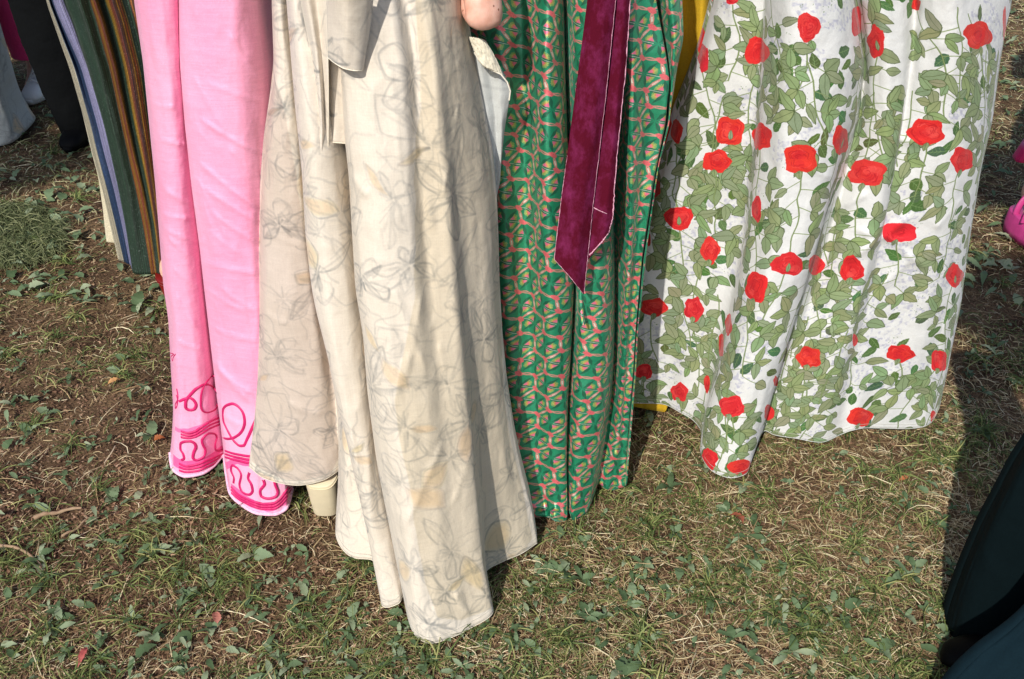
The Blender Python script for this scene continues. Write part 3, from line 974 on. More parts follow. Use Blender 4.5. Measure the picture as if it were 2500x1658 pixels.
pk.build('gown', pink_m, pink_p, cv, back=.26)
bodice(pk.ring, pink_m, pink_p, -.57, 2.0)
body(pink_p, -.565, 2.03, feet=[(-.06, 0), (.07, 0)])
braid_m = plain('magenta braid', srgb(206, 30, 104), .5, (900, .0004))


def braid(name, px, d, mat, parent, r=.0024, closed=False, n=70, off=.0015, flat=.5):
    px = np.array(px, float)
    t = np.linspace(0, 1, n); tp = np.linspace(0, 1, len(px))
    # smooth the hand-set points
    q = hermite(tp, px, t)
    q = smooth_ax(q, 2, 0)
    L = d.look(q[:, 0], q[:, 1])
    yy = smooth_ax(L[:, 2], 3, 0)
    return tube(name, at(q[:, 0], q[:, 1], yy - off), r * 1.45, mat, parent, 6, flat=flat)


# left panel loops (traced cord), right panel loops
k4 = lambda a: [(400 + x * .2105, 850 + y * .2105) for x, y in a]
braid('braid', k4([(180, 620), (250, 585), (300, 575), (350, 610), (375, 660), (350, 710), (300, 720), (250, 690), (250, 620), (300, 550), (370, 475), (430, 435), (490, 422), (550, 440), (600, 485), (618, 520)]), pk, braid_m, pink_p)
braid('braid', k4([(600, 322), (560, 328), (510, 370), (465, 430), (440, 500), (428, 580), (428, 660), (445, 725), (500, 750), (560, 735), (610, 690), (625, 640)]), pk, braid_m, pink_p, .0018)
for s in range(3):
    braid('braid', k4([(200, 965 + s * 34), (280, 985 + s * 30), (360, 965 + s * 32), (450, 905 + s * 36), (540, 855 + s * 38), (645, 810 + s * 40)]), pk, braid_m, pink_p, .0021)
    braid('braid', k4([(180, 1340 + s * 40), (260, 1370 + s * 34), (380, 1350 + s * 38), (480, 1310 + s * 38), (580, 1275 + s * 34), (680, 1230 + s * 16)]), pk, braid_m, pink_p, .0022)
braid('braid', k4([(205, 1300), (238, 1280), (225, 1220), (195, 1170), (195, 1110), (240, 1085), (300, 1080), (355, 1105), (370, 1150), (345, 1210), (335, 1270), (370, 1300), (430, 1280), (475, 1230), (480, 1180), (450, 1120), (440, 1070), (470, 1020), (530, 990), (590, 995), (610, 1040), (590, 1100), (590, 1160), (620, 1195), (690, 1185)]), pk, braid_m, pink_p, n=120)
braid('braid', k4([(150, 540), (165, 600), (140, 650), (140, 700), (155, 680), (168, 560), (155, 470)]), pk, braid_m, pink_p, .0016)
braid('braid', k4([(80, 60), (120, 75), (90, 100), (105, 150), (115, 110), (140, 70)]), pk, braid_m, pink_p, .0014)
braid('braid', k4([(680, 1040), (740, 1055), (800, 1045), (870, 1005), (925, 930), (940, 850), (925, 760), (870, 680), (800, 645), (730, 665), (690, 720), (695, 830), (730, 920), (780, 1020), (830, 1090), (890, 1135), (930, 1130), (965, 1060), (1010, 960), (1060, 850), (1120, 740)]), pk, braid_m, pink_p, n=120)
k3 = lambda a: [(300 + x * .3189, 800 + y * .3189) for x, y in a]
braid('braid', k3([(850, 1190), (855, 1150), (830, 1090), (840, 1055), (880, 1075), (910, 1130), (895, 1200), (920, 1260), (965, 1280), (995, 1250), (985, 1200), (960, 1150), (970, 1110)]), pk, braid_m, pink_p, n=90)
braid('braid', k3([(1075, 1165), (1085, 1200), (1050, 1250), (1060, 1290), (1110, 1310), (1160, 1300), (1185, 1260), (1165, 1200), (1160, 1165)]), pk, braid_m, pink_p)
for s in range(3):
    braid('braid', k3([(785, 945 + s * 24), (850, 965 + s * 23), (900, 975 + s * 24), (970, 985 + s * 26), (1040, 985 + s * 26)]), pk, braid_m, pink_p, .0023)
    braid('braid', k3([(830, 1215 + s * 24), (900, 1285 + s * 18), (1000, 1330 + s * 19), (1080, 1350 + s * 19), (1150, 1345 + s * 21), (1220, 1290 + s * 26), (1262 + s * 12, 1215 + s * 10)]), pk, braid_m, pink_p, .0023)
blackleather = plain('black leather', (.002, .002, .0025, 1), .6)
blackleather.node_tree.nodes['Principled BSDF'].inputs['Specular IOR Level'].default_value = .12
loft('shoe', [ring_(at(700, 1192, 1.80)[0], 1.76 + 0.0 * k, .012 + .03 * k, .036 - .004 * k, .075 - .012 * k, 20) for k in range(3)], blackleather, pink_p, sub=1)
loft('shoe', [ring_(-.74, 1.95 + 0.0 * k, .012 + .03 * k, .036 - .004 * k, .10 - .012 * k, 20) for k in range(3)], blackleather, pink_p, sub=1)

# =================================================================== CREAM GOWN
cream_p = thing('person', 'woman seen from behind in a cream sheer gown with pencil flower print', 'person', (-.24, 1.80, 0))
CT = -150


def shift(p, du, dv=0):
    return [(a + du, b + dv) for a, b in p]


F2 = [(690, CT), (700, 0), (712, 150), (722, 268), (738, 420), (747, 580), (761, 700), (772, 757), (801, 872), (824, 987), (847, 1073), (898, 1303), (932, 1475)]
F3 = [(800, CT), (815, 0), (828, 150), (838, 300), (852, 424), (861, 580), (868, 700), (887, 815), (898, 958), (921, 1130), (944, 1245), (967, 1360), (990, 1469)]
cr = Drape([
    G([(668, CT), (664, 0), (669, 150), (660, 230), (645, 330), (635, 450), (631, 600), (630, 700), (629, 930), (623, 1015), (608, 1140)], 1.74, z=.155),
    G([(670, CT), (668, 0), (676, 150), (672, 230), (662, 330), (655, 450), (652, 600), (652, 700), (654, 930), (652, 1015), (650, 1170)], 1.69, z=.135),
    G([(680, CT), (682, 0), (695, 150), (700, 268), (700, 420), (705, 580), (712, 700), (716, 850), (722, 1000), (728, 1185)], 1.67, z=.13),
    G([(686, CT), (694, 0), (708, 150), (720, 268), (732, 420), (742, 580), (755, 700), (765, 800), (782, 950), (790, 1172)], 1.68, z=.135),
    G([(695, CT), (704, 0), (716, 150), (728, 268), (746, 420), (758, 580), (778, 700), (800, 850), (822, 1000), (829, 1146)], 1.73, z=.14),
    G([(700, CT), (708, 0), (722, 150), (734, 268), (752, 420), (766, 580), (786, 720), (808, 860), (830, 1000), (834, 1200), (820, 1300)], 1.76, z=.05),
    G([(702, CT), (712, 0), (724, 150), (738, 268), (756, 420), (770, 580), (790, 720), (815, 860), (838, 1000), (850, 1200), (868, 1363)], 1.73, z=.02),
    G([(704, CT), (714, 0), (726, 150), (740, 268), (758, 420), (772, 580), (790, 720), (818, 880), (848, 1030), (880, 1200), (905, 1366)], 1.72, z=.02),
    G(shift(F2, 20)[:-1] + [(940, 1425)], 1.72, z=.02),
    G(shift(F2, 0), 1.63, z=.015),
    G([(712, CT), (722, 0), (740, 150), (755, 268), (772, 420), (790, 580), (800, 700), (815, 800), (840, 950), (862, 1073), (900, 1250), (946, 1483)], 1.57, z=.012),
    G([(760, CT), (770, 0), (788, 150), (800, 268), (815, 420), (832, 580), (845, 700), (858, 815), (874, 958), (895, 1130), (920, 1245), (975, 1472)], 1.59, z=.02),
    G(shift(F3, 16)[:-1] + [(990, 1425)], 1.68, z=.02),
    G(shift(F3, 0), 1.62, z=.022),
    G([(812, CT), (826, 0), (838, 150), (850, 300), (862, 424), (874, 580), (884, 700), (902, 815), (915, 958), (940, 1130), (966, 1280), (990, 1420), (1010, 1545)], 1.56, z=.012),
    G([(860, CT), (880, 0), (895, 150), (905, 300), (914, 424), (925, 580), (935, 700), (950, 830), (968, 1000), (990, 1180), (1020, 1400), (1050, 1571)], 1.535, z=.010),
    G([(930, CT), (955, 0), (975, 150), (985, 300), (990, 424), (1000, 580), (1010, 700), (1022, 830), (1040, 1000), (1060, 1180), (1080, 1400), (1100, 1557)], 1.54, z=.010),
    G([(965, CT), (990, 0), (1015, 150), (1025, 300), (1032, 424), (1042, 580), (1055, 700), (1068, 830), (1088, 1000), (1110, 1180), (1130, 1400), (1152, 1532)], 1.575, z=.012),
    G([(1000, CT), (1030, 0), (1055, 150), (1068, 300), (1078, 424), (1092, 580), (1105, 700), (1118, 830), (1138, 1000), (1158, 1180), (1180, 1380), (1204, 1491)], 1.555, z=.015),
    G([(1030, CT), (1062, 0), (1085, 150), (1100, 300), (1112, 424), (1126, 580), (1136, 700), (1148, 830), (1166, 1000), (1178, 1200), (1184, 1402)], 1.562, z=.022),
    G([(1062, CT), (1092, 0), (1112, 150), (1130, 300), (1145, 424), (1158, 580), (1166, 700), (1178, 830), (1198, 1000), (1214, 1200), (1230, 1370)], 1.585, z=.02),
    G([(1085, CT), (1115, 0), (1135, 130), (1160, 300), (1180, 424), (1190, 580), (1196, 700), (1204, 830), (1222, 1000), (1246, 1200), (1272, 1352)], 1.62, z=.02),
    G([(1100, CT), (1132, 0), (1152, 116), (1180, 260), (1202, 379), (1212, 480), (1216, 580), (1219, 700), (1226, 830), (1238, 950), (1256, 1073), (1272, 1150), (1298, 1251), (1311, 1326)], 1.68, z=.02),
], nc=270, nr=230, wrinkle=.0055, seed=17, sm=1, vs=(9, 4), creases=[
    (1030, 712, 990, 930, 4, .005), (1000, 860, 945, 1020, 4, .005), (1062, 775, 1050, 800, 3, .004), (1075, 840, 1085, 900, 3, .004),
    (1120, 250, 1080, 480, 3, .005), (1130, 215, 1125, 235, 3, .003), (1080, 1080, 985, 1290, 4, .005), (1150, 1100, 1105, 1230, 4, .004),
    (860, 425, 900, 480, 6, .005), (1112, 1445, 1145, 1500, 6, .006), (700, 980, 790, 1010, 5, .003),
    (640, 560, 740, 600, 4, .002), (650, 760, 700, 790, 4, .002), (950, 150, 980, 420, 8, .003), (1010, 330, 1060, 560, 6, .003),
    (880, 620, 900, 900, 9, .004), (960, 700, 1040, 900, 7, .004)])
x0, y0, w_, h_ = cr.bounds()
CREAM = (230, 219, 203)


def pencil_print(x0, y0, w_, h_, base, seed, ppm=1250, nfl=None, strength=1.0):
    c = Canvas(x0 - .02, y0 - .02, w_ + .04, h_ + .04, ppm, base)
    r = random.Random(seed)
    X_, Y_ = c.grid()
    c.a += (fbm(X_ * 7, Y_ * 5, seed, 3) * .022)[..., None].astype(np.float32) * np.array([1, 1.1, 1.5], np.float32)
    c.a += (vnoise(X_ * 40, Y_ * 900, seed) * .012 + vnoise(X_ * 900, Y_ * 40, seed + 1) * .012)[..., None].astype(np.float32)
    GR = (112, 114, 114)
    n = nfl or int(w_ * h_ * 80)
    pts = []
    for _ in range(n * 30):
        p_ = (r.uniform(x0, x0 + w_), r.uniform(y0, y0 + h_))
        if all((p_[0] - q[0]) ** 2 + (p_[1] - q[1]) ** 2 > .075 ** 2 for q in pts):
            pts.append(p_)
        if len(pts) >= n:
            break

    def wob(P, amp):
        P = np.array(P); return P + np.array([[r.gauss(0, amp), r.gauss(0, amp)] for _ in P])

    def spline(P, n=14):
        P = np.array(P, float); t = np.linspace(0, 1, n); tp = np.linspace(0, 1, len(P))
        return hermite(tp, P, t)
    for (fx, fy) in pts:
        sz = r.uniform(.06, .115); a0 = r.uniform(0, 6.28); npet = r.choice((4, 5, 6, 6, 7)); sq = r.uniform(.4, 1); rot = r.uniform(0, 3.14)
        cr_, sr_ = math.cos(rot), math.sin(rot); soft_f = r.uniform(.5, 1.15)
        for k in range(npet):
            a = a0 + k * 6.283 / npet + r.uniform(-.35, .35); L = sz * r.uniform(.55, 1.2); wd = L * r.uniform(.13, .34)
            ca, sa = math.cos(a), math.sin(a)
            loc = [(.08 * L, 0), (.3 * L, wd * r.uniform(.4, .9)), (.65 * L, wd * r.uniform(.8, 1.1)), (L, r.uniform(-.4, .4) * wd), (.72 * L, -wd * r.uniform(.7, 1.1)), (.35 * L, -wd * .7), (.1 * L, 0)]
            P = np.array([(x * ca - y * sa, (x * sa + y * ca)) for x, y in loc])
            P = np.stack([P[:, 0] * cr_ - P[:, 1] * sr_ * sq, P[:, 0] * sr_ + P[:, 1] * cr_ * sq], 1) + (fx, fy)
            if r.random() < .11:
                Q = spline(P, 22)
                for j in range(4):
                    c.fill((Q - Q.mean(0)) * (1.04 - .13 * j) + Q.mean(0), r.choice(((232, 196, 146), (230, 188, 158), (226, 204, 140))), .13)
            for s in range(r.choice((2, 3, 4))):     # loose, broken outline strokes
                Q = spline(wob(P, .0028), 26); i0 = r.randint(0, 12); i1 = min(26, i0 + r.randint(9, 22))
                c.line(Q[i0:i1], r.uniform(.0004, .0014), GR, r.uniform(.10, .30) * strength * soft_f, soft=.0024)
            for s in range(r.choice((1, 2, 4))):   # shading strokes inside the petal
                t = r.uniform(-.5, .5)
                Q = [P[0] * (1 - u) + P[3] * u + (P[2] - P[4]) * t * u * .5 for u in (.05, .35, r.uniform(.5, .95))]
                c.line(spline(wob(Q, .0025), 8), r.uniform(.0004, .0022), GR, r.uniform(.08, .28) * strength * soft_f, soft=.003)
        for s in range(9):
            a = r.uniform(0, 6.28); L = sz * r.uniform(.1, .35)
            c.line([(fx + math.cos(a) * L * .2, fy + math.sin(a) * L * .2), (fx + math.cos(a + .3) * L, fy + math.sin(a + .3) * L)],
                   .0014, GR, r.uniform(.15, .4) * strength * soft_f, soft=.0022)
    for _ in range(int(n * 3.4)):   # stems and stray loops
        x, y = r.uniform(x0, x0 + w_), r.uniform(y0, y0 + h_); a = r.uniform(0, 6.28)
        P = [(x, y)]
        for k in range(5):
            a += r.uniform(-1.0, 1.0); x += math.cos(a) * .018; y += math.sin(a) * .018; P.append((x, y))
        c.line(spline(P, 16), r.uniform(.0004, .0016), GR, r.uniform(.08, .26) * strength, soft=.0026)
    return c


ccv = pencil_print(x0, y0, w_, h_, CREAM, 5, strength=.68)


def tint_area(px, tint, steps=1):
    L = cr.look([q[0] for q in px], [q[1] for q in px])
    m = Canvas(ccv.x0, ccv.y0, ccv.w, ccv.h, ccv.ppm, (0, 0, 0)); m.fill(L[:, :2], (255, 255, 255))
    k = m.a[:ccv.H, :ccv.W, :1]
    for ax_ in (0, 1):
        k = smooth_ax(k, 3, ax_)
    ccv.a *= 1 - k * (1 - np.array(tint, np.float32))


def dense(px):
    px = np.array(px, float); t = np.linspace(0, 1, 40); d_ = np.concatenate([[0], np.cumsum(np.hypot(*np.diff(px, axis=0).T))]); d_ /= d_[-1]
    return [(np.interp(q, d_, px[:, 0]), np.interp(q, d_, px[:, 1])) for q in t]


# left panel is a single sheer thickness; right side tinted slightly darker and yellower
tint_area(dense([(672, 180), (702, 300), (742, 560), (760, 700), (800, 860), (824, 990), (826, 1150), (730, 1182), (612, 1138), (632, 900), (634, 600), (645, 330), (672, 180)]), (.91, .885, .885))
tint_area(dense([(1010, -100), (1018, 60), (1032, 250), (1008, 380), (1016, 700), (960, 1000), (1000, 1180), (1030, 1400), (1080, 1540), (1190, 1480), (1300, 1310), (1230, 1000), (1212, 500), (1160, 150), (1120, -100), (1010, -100)]), (.94, .925, .885))
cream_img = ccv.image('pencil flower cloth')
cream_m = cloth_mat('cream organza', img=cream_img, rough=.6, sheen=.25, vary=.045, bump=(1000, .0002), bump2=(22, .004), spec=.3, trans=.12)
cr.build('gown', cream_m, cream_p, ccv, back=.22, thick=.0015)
bodice(cr.ring, cream_m, cream_p, -.25, 1.83, z1=1.45)
EL = at(1188, 72, 1.585)
body(cream_p, -.25, 1.82, feet=[(-.07, .02), (.07, .02)], elbows=[(-.19, -.02, 1.22), (EL[0], EL[1], EL[2], 1)], heel=.09)
# pale blue-grey underlayer showing at the hem of the narrow panel
lining_m = cloth_mat('pale lining', col=srgb(205, 208, 200), rough=.7, sheen=.2, vary=.06)
# right-hand cape flap and its pale blue lining
capecv = pencil_print(-.2, 0, .4, .6, (208, 210, 206), 31, nfl=14, strength=.5)
lin_img_m = cloth_mat('pale blue lining cloth', img=capecv.image('cape lining cloth'), rough=.65, sheen=.3, vary=.06, bump2=(16, .006), trans=.1)
cp = Drape([
    G([(1140, 95), (1160, 200), (1175, 330), (1190, 500)], 1.66, y=1.66),
    G([(1160, 100), (1178, 200), (1195, 330), (1205, 500)], 1.645, y=1.655),
    G([(1178, 105), (1200, 200), (1212, 330), (1212, 480)], 1.655, y=1.665),
    G([(1190, 115), (1222, 200), (1224, 330), (1220, 440)], 1.645, y=1.665),
    G([(1196, 120), (1228, 178), (1246, 222), (1243, 245), (1230, 320), (1221, 415)], 1.65, y=1.68),
], nc=50, nr=70, wrinkle=.003, seed=3, vs=(1, 1.5))
cp.build('cape_lining', lin_img_m, cream_p, None, thick=.002)
fl = Drape([
    G([(1146, 90), (1152, 110), (1160, 130)], 1.635, y=1.63),
    G([(1160, 92), (1172, 120), (1182, 162)], 1.63, y=1.622),
    G([(1178, 96), (1192, 130), (1204, 172)], 1.63, y=1.625),
    G([(1188, 104), (1212, 145), (1228, 184)], 1.635, y=1.635),
], nc=40, nr=30, wrinkle=.002, seed=8)
flcv = pencil_print(-.1, 0, .2, .2, (220, 212, 190), 77, nfl=3, strength=.2)
flap_m = cloth_mat('cream flap cloth', img=flcv.image('flap cloth'), rough=.6, sheen=.25, vary=.05)
fl.build('cape_flap', flap_m, cream_p, flcv, thick=.002)
rim = at(*np.array([(1158, 128), (1168, 146), (1182, 163), (1204, 173), (1222, 181), (1238, 200), (1246, 222), (1243, 245)]).T, 1.628)
tube('cape_edge', rim, .0014, cloth_mat('cream hem', col=srgb(232, 224, 206)), cream_p, 6)

# bow: loop and two tails tied at the back
bow = Drape([
    G([(796, -60), (799, 0), (800, 60), (802, 141)], 1.48, y=1.515),
    G([(815, -60), (820, 0), (824, 70), (820, 155)], 1.455, y=1.49),
    G([(850, -60), (850, 0), (850, 80), (845, 168)], 1.44, y=1.475),
    G([(878, -60), (876, 0), (872, 80), (868, 172)], 1.45, y=1.475),
    G([(905, -60), (902, 0), (896, 80), (884, 171)], 1.47, y=1.485),
    G([(912, -60), (910, 0), (904, 67), (890, 150)], 1.50, y=1.505),
], nc=60, nr=60, wrinkle=.0012, seed=41, sm=3, vs=(1.2, 1))
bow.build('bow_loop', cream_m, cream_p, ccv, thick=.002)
t1 = Drape([
    G([(728, -60), (734, 0), (748, 70), (761, 134), (772, 223), (776, 312), (774, 353)], 1.55, y=1.535),
    G([(745, -60), (752, 0), (764, 70), (774, 134), (782, 223), (786, 312), (785, 368)], 1.525, y=1.51),
    G([(768, -60), (772, 0), (780, 70), (786, 134), (790, 223), (793, 312), (793, 378)], 1.535, y=1.525),
    G([(796, -60), (799, 0), (800, 70), (801, 134), (802, 223), (802, 312), (801, 386)], 1.515, y=1.52),
], nc=46, nr=90, wrinkle=.0012, seed=51, sm=2, vs=(.6, 2))
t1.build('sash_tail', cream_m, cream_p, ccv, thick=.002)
bow_hem = cloth_mat('rolled cream hem', col=srgb(236, 226, 206))
tube('rolled_hem', bow.P[:, -1] + np.array([0, -.001, 0]), .0011, bow_hem, cream_p, 6)
tube('rolled_hem', bow.P[-1] + np.array([0, -.001, 0]), .0009, bow_hem, cream_p, 6)
tube('rolled_hem', t1.P[-1] + np.array([0, -.001, 0]), .0008, bow_hem, cream_p, 6)
t2 = Drape([
    G([(796, 60), (800, 140), (800, 200), (801, 280), (800, 344)], 1.56, y=1.545),
    G([(812, 60), (814, 140), (815, 200), (816, 280), (815, 347)], 1.545, y=1.53),
    G([(832, 60), (834, 140), (835, 200), (836, 280), (838, 349)], 1.55, y=1.535),
    G([(846, 60), (848, 140), (848, 240), (850, 300), (855, 350)], 1.55, y=1.54),
], nc=46, nr=60, wrinkle=.0012, seed=61, sm=2, vs=(.6, 2))
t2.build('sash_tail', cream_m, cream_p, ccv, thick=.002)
tube('rolled_hem', t2.P[-1] + np.array([0, -.001, 0]), .0009, bow_hem, cream_p, 6)
tube('rolled_hem', t2.P[:, -1] + np.array([0, -.001, 0]), .0011, bow_hem, cream_p, 6)
heel_m = plain('cream leather', srgb(222, 208, 176), .55, (900, .0006), .06)
hp = at(793, 1268, y_of(1268, .004))
block_heel(cream_p, heel_m, float(hp[0]), float(hp[1]) + .030, .078, .060, .102, .062)
for q in (): pass

# =================================================================== GREEN SATIN GOWN
green_p = thing('person', 'woman seen from behind in a green satin print gown with burgundy sash', 'person', (.12, 1.95, 0))
GT = -150
gr = Drape([
    G([(1120, GT), (1120, 0), (1140, 300), (1180, 700), (1200, 900), (1230, 1100), (1262, 1225)], 1.90, z=.03),
    G([(1150, GT), (1155, 0), (1180, 300), (1205, 700), (1225, 900), (1255, 1100), (1282, 1252)], 1.84, z=.015),
    G([(1210, GT), (1215, 0), (1225, 300), (1240, 700), (1258, 900), (1280, 1100), (1305, 1262)], 1.79, z=.01, b=0.0124),
    G([(1262, GT), (1270, 0), (1276, 200), (1280, 450), (1284, 700), (1294, 900), (1310, 1100), (1332, 1262)], 1.80, z=.012, b=-0.0074),
    G([(1325, GT), (1340, 0), (1338, 200), (1338, 450), (1345, 700), (1350, 900), (1356, 1100), (1362, 1273)], 1.73, z=.01, b=0.0186),
    G([(1352, GT), (1362, 0), (1365, 200), (1376, 450), (1386, 700), (1382, 900), (1378, 1100), (1380, 1271)], 1.75, z=.012, b=0.0074),
    G([(1362, GT), (1372, 0), (1378, 200), (1388, 450), (1400, 700), (1393, 860), (1386, 960), (1382, 1112), (1384, 1262)], 1.79, z=.02, b=-0.0124),
    G([(1366, GT), (1378, 0), (1382, 200), (1388, 450), (1400, 700), (1392, 860), (1384, 960), (1380, 1112), (1386, 1235)], 1.84, z=.03, b=-0.0372),
    G([(1372, GT), (1386, 0), (1392, 200), (1397, 450), (1407, 700), (1402, 860), (1396, 960), (1392, 1112), (1392, 1255)], 1.80, z=.02, b=-0.0186),
    G([(1392, GT), (1404, 0), (1412, 200), (1416, 450), (1422, 700), (1424, 860), (1422, 960), (1414, 1112), (1400, 1270)], 1.755, z=.012, b=0.0093),
    G([(1432, GT), (1444, 0), (1456, 200), (1460, 450), (1464, 700), (1468, 860), (1464, 960), (1456, 1090), (1432, 1250)], 1.73, z=.012, b=0.0186),
    G([(1462, GT), (1474, 0), (1486, 200), (1492, 450), (1496, 700), (1495, 860), (1489, 960), (1476, 1061), (1450, 1208)], 1.76, z=.02, b=0.0000),
    G([(1468, GT), (1480, 0), (1492, 200), (1498, 450), (1502, 700), (1500, 860), (1494, 960), (1482, 1061), (1462, 1180)], 1.83, z=.03, b=-0.0279),
    G([(1486, GT), (1498, 0), (1512, 200), (1515, 450), (1514, 700), (1511, 860), (1505, 960), (1496, 1061), (1480, 1194)], 1.79, z=.02, b=-0.0124),
    G([(1520, GT), (1532, 0), (1545, 200), (1542, 450), (1534, 700), (1526, 860), (1518, 960), (1510, 1061), (1496, 1196)], 1.745, z=.015, b=0.0155),
    G([(1560, GT), (1572, 0), (1588, 150), (1586, 300), (1568, 450), (1548, 700), (1536, 860), (1528, 960), (1520, 1080), (1512, 1192)], 1.77, z=.015, b=-0.0031),
    G([(1588, GT), (1600, 0), (1616, 90), (1634, 195), (1622, 300), (1594, 430), (1566, 627), (1550, 806), (1544, 908), (1532, 1036), (1524, 1188)], 1.78, z=.02, b=0.0093),
    G([(1584, GT), (1600, 0), (1618, 90), (1630, 160), (1626, 300), (1600, 430), (1568, 627), (1552, 806), (1547, 908), (1536, 1036), (1528, 1184)], 1.87, z=.03, b=-0.0124),
    G([(1620, GT), (1640, 0), (1650, 90), (1644, 160), (1634, 300), (1608, 400), (1575, 627), (1556, 806), (1551, 908), (1540, 1036), (1530, 1178)], 1.80, z=.04),
    G([(1645, GT), (1665, 0), (1668, 95), (1652, 165), (1638, 260), (1614, 368), (1589, 491), (1577, 627), (1557, 806), (1552, 908), (1542, 1036), (1531, 1170)], 1.84, z=.05),
], nc=230, nr=220, wrinkle=.005, seed=23, sm=2, vs=(9, 5), creases=[
    (1310, 60, 1395, 300, 5, .005), (1215, 100, 1300, 330, 5, .003), (1400, 640, 1420, 780, 4, .005), (1230, 1225, 1380, 1240, 5, .007),
    (1250, 1250, 1380, 1256, 4, .006), (1500, 1100, 1530, 1150, 6, .006), (1400, 1215, 1450, 1222, 6, .004)])
ratio = np.mean((gr.P[-1, :, 0] - gr.P[0, :, 0])) / np.mean(gr.cx[-1] - gr.cx[0])
gr.cx *= ratio ** .38                            # cloth is eased into the folds
x0, y0, w_, h_ = gr.bounds()
HS = .0310                                       # side of one net cell in metres
ro = R(-14)
rot2 = np.array([[math.cos(ro), -math.sin(ro)], [math.sin(ro), math.cos(ro)]])
pv = rot2 @ np.array([HS * math.sqrt(3), 0]); qv = rot2 @ np.array([HS * math.sqrt(3) / 2, HS * 1.5])
cell = Canvas(-.09, -.09, .18, .18, 4000, (20, 146, 104))
CORAL, LINK, WH, YE, PK, DK = (238, 108, 114), (228, 150, 138), (240, 234, 215), (224, 204, 100), (240, 118, 150), (16, 88, 64)
rr = random.Random(3)
for i in range(-3, 4):
    for j in range(-3, 4):
        O = i * pv + j * qv
        q = lambda a, O=O: (rot2 @ (np.array(a, float).T * HS)).T + O
        pol = lambda r_, d_: (r_ * math.cos(R(d_)), r_ * math.sin(R(d_)))
        for d_ in (30, 90, 210, 270, 150, 330):          # dark petals from the middle to the corners
            cell.fill(q([pol(.05, d_), pol(.45, d_ - 13), pol(.86, d_), pol(.45, d_ + 13)]), DK, .75)
        for d_ in (0, 60, 180, 240):                     # fans with a yellow fringe
            n_ = np.array(pol(1, d_)); tg = np.array([-n_[1], n_[0]])
            for k in range(9):
                t = (k / 8 - .5) * 2
                cell.line(q([n_ * .36 + tg * t * .05, n_ * (.62 - .09 * t * t + .05 * rr.random()) + tg * t * .22]), .0008, YE, .85, soft=.0003)
            cell.fill(q([n_ * .22, n_ * .50 + tg * .15, n_ * .52, n_ * .50 - tg * .15]), (222, 150, 96), 1)
            cell.fill(q([n_ * .20, n_ * .43 + tg * .13, n_ * .45, n_ * .43 - tg * .13]), PK, 1)
        cell.line(q([pol(.18, 30), pol(.80, 32)]), .0007, WH, .8); cell.line(q([pol(.18, 210), pol(.80, 212)]), .0007, WH, .8)
        for d_ in (30, 90, 150, 210, 270, 330):          # net
            cell.line(q([pol(1, d_), pol(.93, d_ + 30), pol(1, d_ + 60)]), .0017, LINK, 1)
        for d_ in (30, 150):
            e0, e1 = np.array(pol(1, d_)), np.array(pol(1, d_ + 60)); cell.line(q([e0 * .65 + e1 * .35, e0 * .4 + e1 * .6]), .0014, WH, 1)
for i in range(-3, 4):
    for j in range(-3, 4):
        O = i * pv + j * qv
        q = lambda a, O=O: (rot2 @ (np.array(a, float).T * HS)).T + O
        for d_ in (30, 90):
            c0 = np.array(pol(1, d_))
            cell.fill(q([c0 + (a_, b_) for a_, b_ in ((-.19, -.23), (-.04, -.22), (.10, -.10), (.17, .06), (.19, .22), (.06, .24), (-.09, .12), (-.17, -.04))]) , CORAL, 1)
gcv = Canvas(x0 - .02, y0 - .02, w_ + .04, h_ + .04, 1700, (0, 0, 0))
X_, Y_ = gcv.grid()
M = np.linalg.inv(np.stack([pv, qv], 1))
la = M[0, 0] * X_ + M[0, 1] * Y_; lb = M[1, 0] * X_ + M[1, 1] * Y_
la -= np.round(la); lb -= np.round(lb)
cx_ = la * pv[0] + lb * qv[0]; cy_ = la * pv[1] + lb * qv[1]
ii = np.clip(((cx_ - cell.x0) * cell.ppm).astype(int), 0, cell.W - 1); jj = np.clip(((cy_ - cell.y0) * cell.ppm).astype(int), 0, cell.H - 1)
gcv.a = cell.a[jj, ii] * (1 + .05 * rng.normal(0, 1, ii.shape).astype(np.float32)[..., None])
satin_m = cloth_mat('green print satin', img=gcv.image('green print cloth'), rough=.45, sheen=.2, sheen_tint=srgb(150, 255, 220), metallic=.42, vary=.04, bump=(700, .00025), bump2=(14, .006), spec=1.0)
satin_m.node_tree.nodes['Principled BSDF'].inputs['IOR'].default_value = 1.65
gr.build('gown', satin_m, green_p, gcv, back=.26)
bodice(gr.ring, satin_m, green_p, .12, 2.0)
body(green_p, .12, 2.02)
edge_green = Drape([
    G([(1412, 705), (1414, 740), (1420, 790)], 1.66, y=1.60), G([(1416, 705), (1419, 740), (1424, 796)], 1.655, y=1.595),
    G([(1424, 705), (1423, 740), (1426, 790)], 1.67, y=1.60)], nc=12, nr=20, wrinkle=.001)
edge_green.build('slit_facing', satin_m, green_p, gcv)

